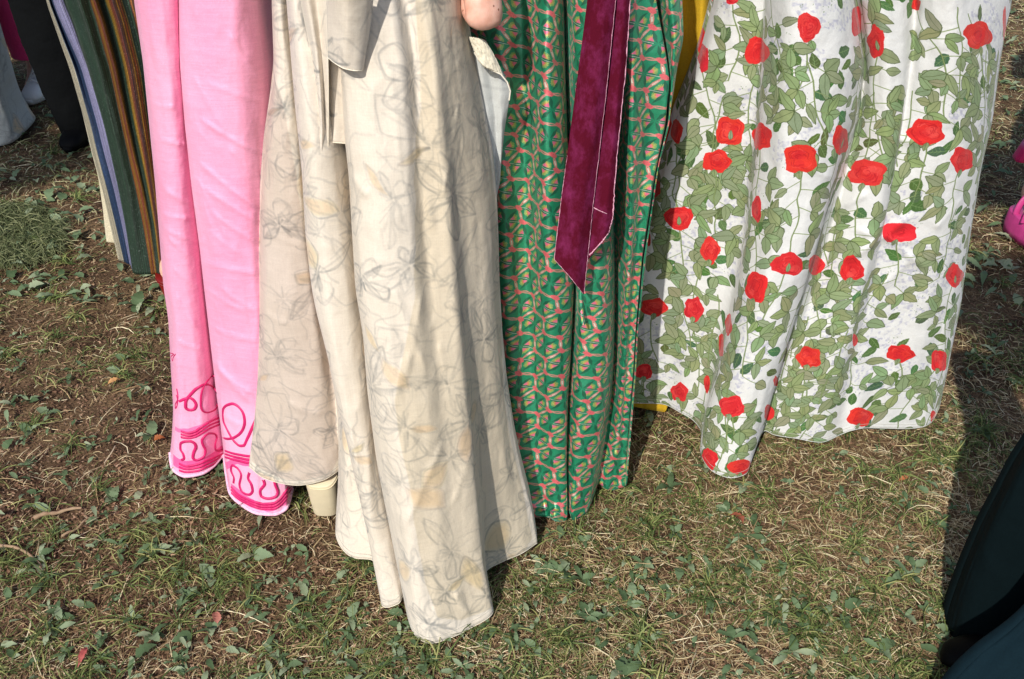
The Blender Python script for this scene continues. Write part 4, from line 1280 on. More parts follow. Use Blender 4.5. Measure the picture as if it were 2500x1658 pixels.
# velvet sash
m_v, nt, p = new_mat('burgundy velvet'); setp(p, Roughness=.9, Sheen_Weight=.08, Sheen_Roughness=.3)
p.inputs['Sheen Tint'].default_value = srgb(190, 60, 140); p.inputs['Specular IOR Level'].default_value = .1
tc = nt.nodes.new('ShaderNodeTexCoord'); mp = nt.nodes.new('ShaderNodeMapping'); mp.inputs['Scale'].default_value = (34, 34, 20)
n1 = nt.nodes.new('ShaderNodeTexNoise'); n1.inputs['Scale'].default_value = 1; n1.inputs['Detail'].default_value = 8; n1.inputs['Roughness'].default_value = .72
crn = nt.nodes.new('ShaderNodeValToRGB'); e = crn.color_ramp.elements
e[0].position = .45; e[0].color = srgb(82, 10, 32); e[1].position = .78; e[1].color = srgb(128, 42, 88)
nt.links.new(tc.outputs['Object'], mp.inputs[0]); nt.links.new(mp.outputs[0], n1.inputs['Vector']); nt.links.new(n1.outputs['Fac'], crn.inputs[0])
nt.links.new(crn.outputs[0], p.inputs['Base Color']); add_bump(nt, p, 500, .0008, second=(30, .004))
m_v2 = m_v
s2 = Drape([
    G([(1490, -60), (1488, 0), (1470, 217), (1440, 491), (1428, 640)], 1.715, y=1.61),
    G([(1512, -60), (1508, 0), (1495, 200), (1470, 400), (1452, 550), (1442, 627)], 1.705, y=1.605),
    G([(1530, -60), (1525, 0), (1512, 158), (1495, 351), (1480, 480), (1470, 590)], 1.705, y=1.605),
    G([(1543, -60), (1538, 0), (1528, 158), (1509, 351), (1500, 450), (1496, 531), (1486, 567)], 1.715, y=1.615),
], nc=40, nr=120, wrinkle=.0012, seed=71, vs=(1, 3), creases=[(1449, 500, 1480, 515, 2, .002)])
s2.build('sash_tail', m_v2, green_p, thick=.0022)
s1 = Drape([
    G([(1440, -60), (1435, 0), (1410, 193), (1372, 474), (1353, 633)], 1.70, y=1.595),
    G([(1456, -60), (1450, 0), (1428, 205), (1392, 480), (1378, 660)], 1.69, y=1.585),
    G([(1480, -60), (1475, 0), (1455, 210), (1420, 485), (1402, 690)], 1.685, y=1.58),
    G([(1507, -60), (1503, 0), (1481, 217), (1449, 491), (1435, 617), (1425, 719)], 1.695, y=1.59),
], nc=50, nr=140, wrinkle=.0012, seed=81, vs=(1, 3))
s1.build('sash_tail', m_v, green_p, thick=.0022)
thread_m = cloth_mat('pale frayed thread', col=srgb(225, 165, 185), rough=.9, vary=.3)


def edge_line(name, pts, d, mat, parent, r=.0008, off=.002, n=90, fuzz=0.0):
    px = np.array(pts, float); t = np.linspace(0, 1, n); tp = np.linspace(0, 1, len(px))
    q = np.stack([np.interp(t, tp, px[:, 0]), np.interp(t, tp, px[:, 1])], 1)
    q[:, 0] += rng.normal(0, fuzz, n)
    L = d.look(q[:, 0], q[:, 1])
    rr_ = r * (1 + .5 * np.abs(rng.normal(0, 1, n)) * (fuzz > 0))
    return tube(name, at(q[:, 0], q[:, 1], L[:, 2] - off), rr_, mat, parent, 5)


edge_line('sash_edging', [(1538, 0), (1528, 158), (1509, 351), (1500, 450), (1496, 531), (1486, 567), (1468, 592), (1440, 622)], s2, thread_m, green_p, .0009, .0006, 120, .5)
edge_line('sash_seam', [(1503, 0), (1481, 217), (1449, 491), (1436, 617), (1426, 716)], s1, thread_m, green_p, .00035, .0012, 80, .3)
edge_line('sash_edging', [(1385, 380), (1372, 474), (1353, 633), (1388, 672), (1425, 718)], s1, thread_m, green_p, .00035, .0008, 80, .3)
edge_line('sash_seam', [(1449, 507), (1465, 515), (1482, 522)], s2, thread_m, green_p, .0005, .002, 20, .2)

# =================================================================== MUSTARD GOWN
must_p = thing('person', 'woman in mustard velvet gown standing between green satin and rose print gowns', 'person', (.46, 2.35, 0))
mu = Drape([
    G([(1520, GT), (1530, 0), (1530, 300), (1520, 600), (1500, 975)], 2.25, z=.04),
    G([(1570, GT), (1580, 0), (1580, 300), (1560, 600), (1540, 990)], 2.16, z=.02),
    G([(1640, GT), (1650, 0), (1625, 250), (1600, 600), (1585, 1000)], 2.13, z=.015),
    G([(1672, GT), (1680, 0), (1675, 250), (1640, 600), (1610, 1004)], 2.16, z=.015),
    G([(1712, GT), (1718, 0), (1715, 100), (1690, 600), (1622, 1006)], 2.13, z=.012),
    G([(1727, GT), (1732, 0), (1730, 70), (1720, 400), (1632, 990)], 2.18, z=.03),
    G([(1732, GT), (1737, 0), (1736, 70), (1730, 400), (1640, 985)], 2.26, z=.04),
], nc=70, nr=120, wrinkle=.005, seed=91)
must_m = cloth_mat('mustard velvet', col=srgb(196, 158, 34), rough=.8, sheen=.5, sheen_tint=srgb(230, 200, 100), vary=.12, bump=(500, .0006), bump2=(30, .004))
mu.build('gown', must_m, must_p, None, back=.22)
bodice(mu.ring, must_m, must_p, .46, 2.35)
body(must_p, .46, 2.36)

# =================================================================== ROSE PRINT GOWN
rose_p = thing('person', 'woman in a white linen gown printed with red roses and green leaves', 'person', (.70, 2.02, 0))
rs = Drape([
    G([(1755, GT), (1742, 0), (1712, 118), (1680, 207), (1641, 303), (1600, 437), (1560, 600), (1530, 800), (1500, 978)], 2.05, z=.06),
    G([(1765, GT), (1752, 0), (1724, 118), (1695, 207), (1660, 303), (1622, 437), (1590, 600), (1568, 800), (1548, 984)], 1.98, z=.05),
    G([(1780, GT), (1775, 0), (1755, 118), (1732, 207), (1705, 303), (1676, 437), (1650, 600), (1632, 800), (1612, 986)], 1.94, z=.045),
    G([(1810, GT), (1810, 0), (1798, 118), (1780, 250), (1765, 400), (1745, 550), (1720, 700), (1690, 850), (1662, 1008)], 1.92, z=.045),
    G([(1840, GT), (1842, 0), (1835, 150), (1826, 300), (1815, 420), (1798, 560), (1775, 700), (1735, 880), (1696, 1030)], 1.92, z=.04),
    G([(1862, GT), (1864, 0), (1855, 150), (1845, 300), (1832, 420), (1818, 560), (1795, 700), (1752, 880), (1712, 1056)], 1.92, z=.035),
    G([(1872, GT), (1876, 0), (1868, 150), (1856, 300), (1845, 420), (1832, 560), (1808, 700), (1766, 880), (1722, 1010), (1710, 1100)], 1.88, z=.03),
    G([(1890, GT), (1896, 0), (1892, 150), (1885, 300), (1878, 420), (1862, 560), (1838, 700), (1796, 880), (1750, 1050), (1736, 1148)], 1.84, z=.015),
    G([(1925, GT), (1932, 0), (1934, 150), (1928, 300), (1920, 420), (1905, 560), (1880, 700), (1848, 880), (1810, 1050), (1785, 1167)], 1.80, z=.012),
    G([(1975, GT), (1984, 0), (1990, 150), (1988, 300), (1978, 420), (1955, 560), (1925, 700), (1890, 880), (1848, 1040), (1822, 1156)], 1.79, z=.014),
    G([(2030, GT), (2042, 0), (2060, 150), (2052, 300), (2030, 420), (2000, 560), (1962, 700), (1914, 866), (1880, 980), (1862, 1048), (1836, 1118)], 1.81, z=.03),
    G([(2065, GT), (2080, 0), (2104, 150), (2090, 285), (2060, 390), (2020, 530), (1978, 680), (1926, 830), (1898, 930), (1868, 1052)], 1.87, z=.05),
    G([(2075, GT), (2090, 0), (2112, 150), (2100, 285), (2074, 390), (2036, 530), (1996, 680), (1945, 830), (1915, 930), (1890, 1062)], 1.92, z=.04),
    G([(2100, GT), (2112, 0), (2130, 150), (2128, 285), (2110, 390), (2078, 530), (2042, 680), (1998, 830), (1970, 950), (1945, 1071)], 1.87, z=.035),
    G([(2140, GT), (2152, 0), (2168, 150), (2170, 285), (2160, 390), (2138, 530), (2108, 680), (2068, 830), (2035, 950), (2003, 1080)], 1.835, z=.03),
    G([(2185, GT), (2200, 0), (2205, 150), (2200, 285), (2185, 400), (2160, 530), (2132, 643), (2100, 790), (2078, 900), (2055, 1060)], 1.85, z=.035),
    G([(2215, GT), (2232, 0), (2228, 120), (2210, 260), (2190, 380), (2168, 500), (2140, 643), (2112, 790), (2096, 893), (2080, 1051)], 1.885, z=.05),
    G([(2240, GT), (2255, 0), (2252, 120), (2240, 260), (2222, 380), (2205, 500), (2182, 643), (2160, 790), (2140, 893), (2118, 1045)], 1.85, z=.045),
    G([(2310, GT), (2325, 0), (2325, 150), (2312, 300), (2298, 430), (2282, 560), (2262, 700), (2242, 830), (2222, 950), (2205, 1047)], 1.81, z=.035),
    G([(2375, GT), (2390, 0), (2390, 150), (2375, 300), (2355, 430), (2335, 560), (2312, 700), (2290, 830), (2272, 950), (2250, 1043)], 1.85, z=.035),
    G([(2440, GT), (2455, 0), (2440, 120), (2416, 260), (2392, 400), (2368, 540), (2345, 680), (2322, 820), (2300, 930), (2272, 1032)], 1.93, z=.045),
    G([(2452, GT), (2470, 8), (2456, 62), (2439, 166), (2423, 290), (2394, 415), (2376, 527), (2361, 622), (2346, 741), (2329, 821), (2311, 911), (2293, 995)], 2.02, z=.07),
], nc=270, nr=220, wrinkle=.0055, seed=37, sm=2, vs=(8, 4), creases=[
    (2000, 520, 2120, 470, 7, .006), (2060, 640, 2230, 520, 8, .007), (2090, 560, 2240, 590, 7, .005), (2060, 830, 2010, 930, 6, .005),
    (1880, 590, 1900, 640, 5, .004), (2150, 560, 2260, 650, 8, .006), (2150, 700, 2230, 620, 6, .005), (2280, 560, 2350, 480, 7, .005),
    (2120, 930, 2190, 900, 5, .003), (1960, 400, 2060, 440, 8, .004), (2180, 330, 2260, 350, 8, .004), (1940, 850, 2050, 800, 6, .003)])
x0, y0, w_, h_ = rs.bounds()
rcv = Canvas(x0 - .02, y0 - .02, w_ + .04, h_ + .04, 1500, (222, 222, 220))
X_, Y_ = rcv.grid()
rcv.a += rng.normal(0, .008, rcv.a.shape[:2]).astype(np.float32)[..., None]
mot = (fbm(X_ * 9, Y_ * 9, 5, 3) > .08) * np.clip(fbm(X_ * 160, Y_ * 160, 7, 2) * 1.6, 0, 1)
rcv.a -= (mot[..., None] * np.array([.13, .13, .07])).astype(np.float32)
SAGE, SOUT, DLEAF, DV, STEM, RED, RDK = (140, 154, 114), (82, 96, 60), (80, 108, 64), (124, 150, 98), (134, 150, 102), (218, 50, 50), (176, 24, 36)
rp = random.Random(9)


def lf(cx, cy, a, L, W, col, out, rib=True):
    t = np.linspace(0, 1, 9)
    w = W * np.sin(math.pi * t ** .75) ** .8
    jig = np.array([rp.uniform(.88, 1.12) for _ in t])
    up = np.stack([t * L, w / 2 * jig], 1); dn = np.stack([t * L, -w / 2 * jig[::-1]], 1)[::-1]
    P = np.concatenate([up, dn[1:-1]])
    bend = rp.uniform(-.25, .25) * L
    P[:, 1] += bend * (P[:, 0] / L) ** 2
    ca, sa = math.cos(a), math.sin(a)
    rot = lambda Q: np.stack([cx + Q[:, 0] * ca - Q[:, 1] * sa, cy + Q[:, 0] * sa + Q[:, 1] * ca], 1)
    if out:
        rcv.fill(rot(P), out)
        Q = P.copy(); Q[:, 0] = L * .5 + (Q[:, 0] - L * .5) * .93; c0 = bend * (Q[:, 0] / L) ** 2
        Q[:, 1] = c0 + (Q[:, 1] - c0) * .88
        rcv.fill(rot(Q), [c + rp.uniform(-8, 8) for c in col], 1, .012)
        k = np.array([(0, 0), (L * .5, bend * .25), (L * .95, bend * .9)])
        rcv.line(rot(k), .0007, out, .8, .0004)
    else:
        rcv.fill(rot(P), [c + rp.uniform(-12, 12) for c in col], 1, .02)
        for q in (.25, .45, .65):
            for s_ in (-1, 1):
                rcv.line(rot(np.array([(L * q, bend * q * q), (L * (q + .16), bend * q * q + s_ * W * .3)])), .0006, DV, .6, .0004)
        rcv.line(rot(np.array([(0, 0), (L * .9, bend * .8)])), .0008, DV, .8, .0004)


def spray(x, y, a, L):
    """a leaf stalk with three to five leaflets"""
    bx, by = x + math.cos(a) * L * .75, y + math.sin(a) * L * .75
    rcv.line([(x, y), (bx, by)], .0013, STEM, 1, .0004)
    for da in rp.choice(((-1.15, 0, 1.15), (-1.3, .1, 1.3), (-1.0, .2), (0, 1.2), (-.2,))):
        lf(bx, by, a + da + rp.uniform(-.2, .2), L * rp.uniform(.75, 1.2), L * rp.uniform(.42, .62), SAGE, SOUT)


RO = [(1866, 62, 26, 33), (1748, 118, 29, 31), (1625, 135, 12, 33), (1690, 0, 14, 10), (1977, 48, 13, 36), (2023, 96, 19, 37), (2257, 80, 32, 31),
      (2115, 10, 11, 14), (1685, 303, 33, 33), (1760, 316, 23, 30), (1655, 372, 32, 26), (1848, 366, 40, 34), (1940, 323, 18, 34), (2138, 305, 43, 30),
      (2002, 398, 44, 30), (2220, 368, 26, 30), (1563, 303, 13, 27), (1568, 503, 33, 27), (1515, 435, 11, 20), (1640, 578, 22, 30), (1748, 482, 11, 30),
      (1818, 610, 37, 26), (1884, 612, 19, 22), (1967, 621, 27, 29), (2075, 537, 43, 23), (1747, 662, 25, 35), (1510, 709, 31, 21), (1602, 713, 22, 27),
      (1683, 750, 8, 25), (1666, 797, 6, 28), (1497, 553, 6, 15), (1486, 858, 20, 18), (1569, 905, 20, 21), (1633, 886, 7, 20), (1690, 938, 29, 25),
      (1775, 953, 12, 18), (1868, 825, 28, 25), (1973, 785, 6, 14), (2078, 815, 32, 20), (2167, 833, 19, 26), (2203, 636, 20, 26), (1985, 962, 29, 21),
      (2155, 962, 8, 14), (1637, 1060, 20, 24), (1707, 1078, 27, 18), (1790, 880, 5, 12), (2318, 55, 4, 40)]
RO = [(a * 1.0575, b * 1.0575, c * 1.0575, d * 1.0575) for a, b, c, d in RO]
roseuv = rs.look([r_[0] for r_ in RO], [r_[1] for r_ in RO])
# dark leaves behind
for _ in range(330):
    lf(rp.uniform(x0, x0 + w_), rp.uniform(y0, y0 + h_), rp.uniform(0, 6.28), rp.uniform(.026, .046), rp.uniform(.014, .026), DLEAF, None)
for _ in range(900):   # scratchy sprigs
    x, y = rp.uniform(x0, x0 + w_), rp.uniform(y0, y0 + h_)
    if fbm(np.array(x * 9), np.array(y * 9), 5, 3) < 0: continue
    for k in range(4):
        ax, ay = x + rp.gauss(0, .006), y + rp.gauss(0, .005)
        rcv.fill([(ax, ay), (ax + rp.uniform(.001, .004), ay + rp.uniform(-.002, .002)), (ax + rp.uniform(-.001, .003), ay + rp.uniform(.001, .003))], (100, 124, 84), .8)
starts = [(q[0], q[1]) for q in roseuv]
for _ in range(58):
    starts.append((rp.uniform(x0, x0 + w_), rp.uniform(y0, y0 + h_)))
for (sx, sy) in starts:
    x, y = sx, sy + .01; a = math.pi / 2 + rp.uniform(-.35, .35); side = rp.choice((-1, 1))
    n = rp.randint(7, 12)
    for k in range(n):
        nx, ny = x + math.cos(a) * .019, y + math.sin(a) * .019
        rcv.line([(x, y), (nx, ny)], .0024, (98, 116, 66), 1, .0004); rcv.line([(x, y), (nx, ny)], .0013, STEM, 1, .0004)
        x, y = nx, ny; a += rp.uniform(-.22, .22) + (math.pi / 2 - a) * .15
        if k > 0 and rp.random() < .8:
            spray(x, y, a + side * rp.uniform(.9, 1.6), rp.uniform(.032, .052)); side = -side
for i, (u, v, ru, rv) in enumerate(RO):
    n = 26; an = np.linspace(0, 2 * math.pi, n, endpoint=False)
    lob = 1 + .10 * np.sin(an * rp.choice((3, 4, 5)) + rp.uniform(0, 6)) + np.array([rp.uniform(-.07, .07) for _ in an])
    P = rs.look(u + ru * np.cos(an) * lob, v + rv * np.sin(an) * lob)[:, :2]
    rcv.fill(P, [c + rp.uniform(-8, 6) for c in RED], 1, .02)
    c = P.mean(0)
    for k in range(5):
        q0 = c + (P[rp.randint(0, n - 1)] - c) * rp.uniform(.2, .6); sc_ = rp.uniform(.22, .42)
        rcv.fill(q0 + (P - c) * sc_, rp.choice(((232, 84, 78), (196, 34, 42), (206, 40, 46))), .45, .02)
    for k in range(13):       # petal creases
        a0 = rp.uniform(0, 6.28); rad = rp.uniform(.15, .85)
        seg = [c + (P[int((a0 / 6.28 * n + j)) % n] - c) * rad * (1 + .1 * math.sin(j)) for j in range(rp.randint(3, 7))]
        rcv.line(seg, .0009, RDK, .55, .0009)
    for k in range(4):
        a0 = rp.randint(0, n - 1)
        seg = [c + (P[(a0 + j) % n] - c) * rp.uniform(.5, .7) for j in range(4)]
        rcv.line(seg, .0008, (244, 110, 100), .3, .0008)
    if ru > 16:
        if rp.random() < .15:    # calyx over the bloom
            lf(c[0] + .002, c[1] + .018, -math.pi / 2 + rp.uniform(-.3, .3), .022, .010, SAGE, SOUT)
        else:
            lf(c[0], c[1] + rv * .0008 * .85, math.pi / 2, .020, .013, SAGE, SOUT)
            lf(c[0], c[1] + rv * .0008 * .95, math.pi / 2 + .9, .012, .005, SAGE, SOUT)
rose_m = cloth_mat('rose print linen', img=rcv.image('rose print cloth'), rough=.8, sheen=.15, vary=.05, bump=(800, .0005), bump2=(20, .006), spec=.2, trans=.08)
rs.build('gown', rose_m, rose_p, rcv, back=.26)
bodice(rs.ring, rose_m, rose_p, .70, 2.05, wmid=.22)
body(rose_p, .70, 2.08)
hem_m = cloth_mat('white hem cord', col=srgb(214, 216, 208))
tube('hem_edge', rs.P[:, -1] + np.array([0, -.0005, .001]), .0009, hem_m, rose_p, 6)
tube('hem_edge', cr.P[:, -1] + np.array([0, -.0005, .0005]), .0008, cloth_mat('cream hem cord', col=srgb(226, 216, 196)), cream_p, 6)
fr = cloth_mat('pale pink fringe', col=srgb(244, 190, 214), rough=.9, vary=.3)
tube('hem_edge', pk.P[:, -1] + np.array([0, -.002, .001]), .0042, fr, pink_p, 7)
stitch_m = cloth_mat('hem thread', col=srgb(178, 176, 164), rough=.9)
for d_, par, row in ((rs, rose_p, -3), (cr, cream_p, -3), (gr, green_p, -3)):
    tube('hem_stitching', smooth_ax(d_.P[:, row], 2, 0) + np.array([0, -.0016, 0]), .0005, stitch_m if d_ is not gr else satin_m, par, 4)
tg = at(*np.array([(1852, 1052), (1853, 1064), (1852, 1078)]).T, 1.86)
tube('fabric_tag', tg, [.002, .003, .005], hem_m, rose_p, 6)

# =================================================================== STRIPED KNIT GOWN
str_p = thing('person', 'woman in a long striped glitter knit gown of green, rust and lavender', 'person', (-1.12, 2.70, 0))
ST = -420
sg = [
    G([(160, 200), (190, 260), (225, 370), (238, 424), (250, 500), (262, 592)], 2.95, z=.13),
    G([(168, 200), (200, 260), (234, 370), (250, 424), (264, 500), (275, 592)], 2.88, z=.13),
]
stripes = Drape([
    G([(60, ST), (112, 0), (129, 49), (150, 110), (170, 165), (210, 304), (228, 379), (250, 460), (272, 560), (290, 636)], 2.72, z=.13),
    G([(64, ST), (118, 0), (137, 49), (160, 110), (182, 165), (222, 304), (240, 379), (262, 460), (286, 560), (304, 640)], 2.62, z=.13),
    G([(68, ST), (122, 0), (142, 49), (166, 110), (190, 165), (232, 304), (250, 379), (272, 460), (296, 560), (312, 644)], 2.66, z=.135),
    G([(74, ST), (131, 0), (150, 49), (178, 110), (202, 165), (240, 304), (258, 379), (280, 460), (302, 560), (319, 648)], 2.58, z=.13),
    G([(86, ST), (145, 0), (166, 49), (188, 110), (210, 165), (250, 304), (266, 379), (285, 460), (306, 560), (322, 655)], 2.54, z=.13),
    G([(98, ST), (158, 0), (180, 49), (200, 110), (218, 165), (258, 304), (276, 379), (294, 460), (312, 560), (326, 667)], 2.57, z=.13),
    G([(125, ST), (190, 0), (208, 49), (226, 110), (244, 165), (278, 304), (296, 379), (314, 460), (330, 560), (346, 670)], 2.52, z=.13),
    G([(150, ST), (217, 0), (234, 49), (250, 110), (266, 165), (296, 304), (312, 379), (330, 460), (350, 560), (368, 670)], 2.56, z=.13),
    G([(162, ST), (230, 0), (248, 49), (264, 110), (280, 165), (308, 304), (324, 379), (344, 460), (362, 560), (378, 670)], 2.50, z=.13),
    G([(178, ST), (248, 0), (266, 49), (282, 110), (296, 165), (322, 304), (338, 379), (356, 460), (374, 560), (388, 670)], 2.55, z=.13),
    G([(200, ST), (272, 0), (290, 49), (304, 110), (318, 165), (342, 304), (356, 379), (370, 460), (386, 560), (396, 670)], 2.50, z=.13),
    G([(230, ST), (306, 0), (322, 49), (336, 110), (350, 165), (368, 304), (378, 379), (390, 460), (402, 560), (410, 668)], 2.54, z=.13),
    G([(300, ST), (372, 0), (385, 110), (396, 250), (410, 379), (424, 500), (440, 660)], 2.56, z=.13),
    G([(360, ST), (432, 0), (442, 250), (455, 450), (468, 640)], 2.70, z=.13),
], nc=150, nr=160, wrinkle=.004, seed=47, sm=1, vs=(10, 3))
# stripes are knitted columns: colour across the cloth
W_ = 1400; H_ = 700
xs_ = np.linspace(0, 1, W_)
# find the column position of each stripe at the top edge of the view (u at v=0)
j0_ = int(np.argmin(np.abs(stripes.v[0] - 0)))
ucol = stripes.u[:, j0_]
inv = lambda u: float(np.interp(u, np.maximum.accumulate(ucol), stripes.S))
cols = [(60, (196, 186, 160)), (119, (196, 186, 160)), (120, (20, 52, 92)), (130, (20, 52, 92)), (131, (150, 148, 190)), (157, (158, 156, 198)),
        (158, (32, 60, 42)), (223, (32, 60, 42)), (224, (120, 58, 22)), (229, (168, 120, 30)), (234, (110, 38, 20)), (239, (170, 124, 34)), (244, (70, 50, 22)), (245, (32, 56, 40)),
        (261, (32, 60, 42)), (262, (132, 100, 28)), (267, (172, 130, 38)), (273, (112, 40, 20)), (280, (64, 20, 16)), (286, (168, 118, 34)), (292, (120, 54, 22)), (299, (130, 92, 30)), (301, (32, 60, 42)),
        (317, (32, 60, 42)), (318, (124, 50, 22)), (322, (140, 90, 30)), (332, (112, 44, 22)), (400, (120, 54, 24)), (460, (32, 56, 40))]
cc = np.array([c for _, c in cols], float) / 255; cp_ = np.array([inv(u) for u, _ in cols])
order = np.argsort(cp_); rowc = np.stack([np.interp(xs_, cp_[order], cc[order, k]) for k in range(3)], 1)
rib = 1 + .34 * np.sin(xs_ * 2 * math.pi * 95)
im = np.ones((H_, W_, 4), np.float32)
im[..., :3] = (rowc * rib[:, None])[None] * .72 * (1 + .16 * rng.normal(0, 1, (H_, W_, 1)))
im[..., :3] *= (1 + .30 * fbm(*np.meshgrid(xs_ * 120, np.linspace(0, 9, H_)), 3, 3))[..., None]
gl = rng.random((H_, W_)) > .9935
gl[:, 1:] |= gl[:, :-1]
im[gl, :3] = im[gl, :3] * .5 + .45
simg = bpy.data.images.new('striped knit', W_, H_); simg.pixels.foreach_set(np.clip(im, 0, 1).astype(np.float32).ravel()); simg.update(); simg.pack()
str_m = cloth_mat('striped glitter knit', img=simg, rough=.6, sheen=.0, vary=.15, bump=(900, .0008), bump2=(40, .002), spec=.5)
stripes.build('gown', str_m, str_p, None, back=.24, strip_uv=True)
bodice(stripes.ring, str_m, str_p, -1.14, 2.76)
# back of the hem hanging lower behind
bh = Drape([
    G([(185, 210), (205, 290), (226, 379), (240, 430), (250, 500), (260, 591)], 2.98, z=.13),
    G([(195, 210), (215, 290), (236, 379), (252, 430), (266, 500), (278, 593)], 2.94, z=.13),
    G([(215, 210), (235, 290), (256, 379), (272, 430), (286, 500), (300, 600)], 2.98, z=.13),
], nc=24, nr=60, wrinkle=.003)
bh.build('gown_back', cloth_mat('cream glitter knit', col=srgb(190, 180, 152), rough=.5, vary=.3, bump=(900, .0008)), str_p)
body(str_p, -1.12, 2.78, feet=[(-.10, .05), (.20, -.05)])
red_m = plain('dark red leather', srgb(122, 20, 18), .35)
rh = at(432, 772, y_of(772, .004))
block_heel(str_p, red_m, float(rh[0]), float(rh[1]) + .02, .085, .035, .115, .05)

# =================================================================== PEOPLE IN THE BACKGROUND, LEFT
def shoe_front(parent, mat, sole_mat, x, y, L=.28, w=.10, rot=0, laces=None, name='sneaker'):
    """laced shoe pointing towards -Y; toe tip at (x, y)"""
    rs_ = []
    prof = [(0, .045, .030), (.02, .080, .055), (.06, .098, .066), (.11, .098, .078), (.15, .088, .10), (.19, .080, .118), (.24, .078, .122), (.272, .066, .12), (.28, .04, .11)]
    n = 18
    for yy, ww, hh in prof:
        a = np.linspace(0, math.pi, n)
        X = np.cos(a) * ww / 2 * w / .10; Z = .022 + np.sin(a) ** .75 * (hh - .022)
        X = np.concatenate([X, [X[-1] * .9, X[0] * .9]]); Z = np.concatenate([Z, [.012, .012]])
        rs_.append(np.stack([x + X, np.full(n + 2, y + yy * L / .28), Z], -1))
    loft(name, rs_, mat, parent, sub=1)
    rs_ = []
    for zz, k in ((0.001, .97), (.012, 1.04), (.026, 1.03)):
        a = np.linspace(0, 2 * math.pi, 30, endpoint=False)
        wy = np.where(np.sin(a) < 0, 1, .85)
        rs_.append(np.stack([x + np.cos(a) * w / 2 * k * (1 - .12 * (np.sin(a) > 0) * np.abs(np.sin(a))), y + L / 2 + np.sin(a) * L / 2 * k, np.full(30, zz)], -1))
    loft('sole', rs_, sole_mat, parent)
    if laces:
        for k in range(5):
            yy = y + .085 + k * .022; hh = .072 + k * .010
            a = np.linspace(.6, math.pi - .6, 8)
            tube('lace', np.stack([x + np.cos(a) * .042, yy + .006 * np.cos(a * 2 + k), .012 + np.sin(a) * hh], -1), .0032, laces, parent, 6)


pt_p = thing('person', 'person in hot pink trousers and white sneakers at the top left', 'person', (-2.2, 4.25, 0))
hotpink = cloth_mat('hot pink cloth', col=srgb(236, 62, 128), rough=.7, sheen=.3, vary=.08, bump2=(18, .008))
tx_ = float(at(70, 120, 4.2)[0])
trouser('trouser_leg', [(tx_ + .015, 4.2, .155, .085, .085), (tx_, 4.2, .3, .10, .10), (tx_ - .02, 4.2, .6, .115, .115), (tx_ - .03, 4.22, .95, .14, .14)], hotpink, pt_p, 3)
trouser('trouser_leg', [(tx_ - .26, 4.3, .16, .085, .085), (tx_ - .24, 4.3, .3, .10, .10), (tx_ - .2, 4.28, .6, .115, .115), (tx_ - .16, 4.25, .95, .14, .14)], hotpink, pt_p, 4)
sockm = plain('black sock', (.01, .01, .012, 1), .9)
sx_ = float(at(84, 200, 4.1)[0])
white_l = plain('white leather', srgb(236, 232, 228), .5, (200, .0006), .04)
for dx, dy in ((0, 0), (-.26, .1)):
    loft('sock', [ring_(sx_ + dx, 4.2 + dy, z, .036, .038, 16) for z in (.08, .14, .20, .24)], sockm, pt_p)
    shoe_front(pt_p, white_l, white_l, sx_ + dx, 4.0 + dy, laces=white_l)
body(pt_p, tx_ - .13, 4.27, face=-1, feet=[(-.13, .07), (.13, .03)], heel=.02)
shirt_m = plain('white shirt', srgb(220, 220, 222), .8)


def torso(parent, cx, cy, mat, z0=.88, name='top', wmid=.2):
    return loft(name, [ring_(cx, cy, z0, wmid, .15, 30), ring_(cx, cy, z0 + .15, wmid - .02, .135, 30), ring_(cx, cy, z0 + .35, wmid, .14, 30),
                       ring_(cx, cy, 1.36, .2, .12, 30), ring_(cx, cy, 1.46, .09, .075, 30)], mat, parent, cap=False)


torso(pt_p, tx_ - .13, 4.27, shirt_m)

bt_p = thing('person', 'person in black trousers and black shoes behind the striped gown', 'person', (-1.75, 3.75, 0))
blackc = cloth_mat('black trouser cloth', col=(.004, .0045, .005, 1), rough=.9, sheen=0.0, spec=.08, vary=.2, bump2=(20, .006))
pa = [at(u, v, Y) for u, v, Y in ((192, 325, 3.66), (172, 230, 3.68), (140, 100, 3.70), (120, 0, 3.72))]
hw = (.062, .095, .12, .135)
trouser('trouser_leg', [(float(q[0]), float(q[1]), float(q[2]), w, w) for q, w in zip(pa, hw)] + [(float(pa[-1][0]) - .03, 3.74, .95, .15, .15)], blackc, bt_p, 8)
trouser('trouser_leg', [(float(pa[0][0]) + .30, 3.85, .05, .07, .07), (float(pa[0][0]) + .26, 3.84, .45, .1, .1), (float(pa[-1][0]) + .12, 3.8, .95, .14, .14)], blackc, bt_p, 9)
for q in (float(pa[0][0]) + .005, float(pa[0][0]) + .30):
    shoe_front(bt_p, blackleather, blackleather, q, 3.52 if q < -1.5 else 3.7, .29, .10, laces=blackleather, name='shoe')
bcx = float(pa[-1][0]) + .05
body(bt_p, bcx, 3.80, face=-1, feet=[(-.05, .05), (.2, -.05)], heel=.02)
torso(bt_p, bcx, 3.8, blackc, wmid=.22)

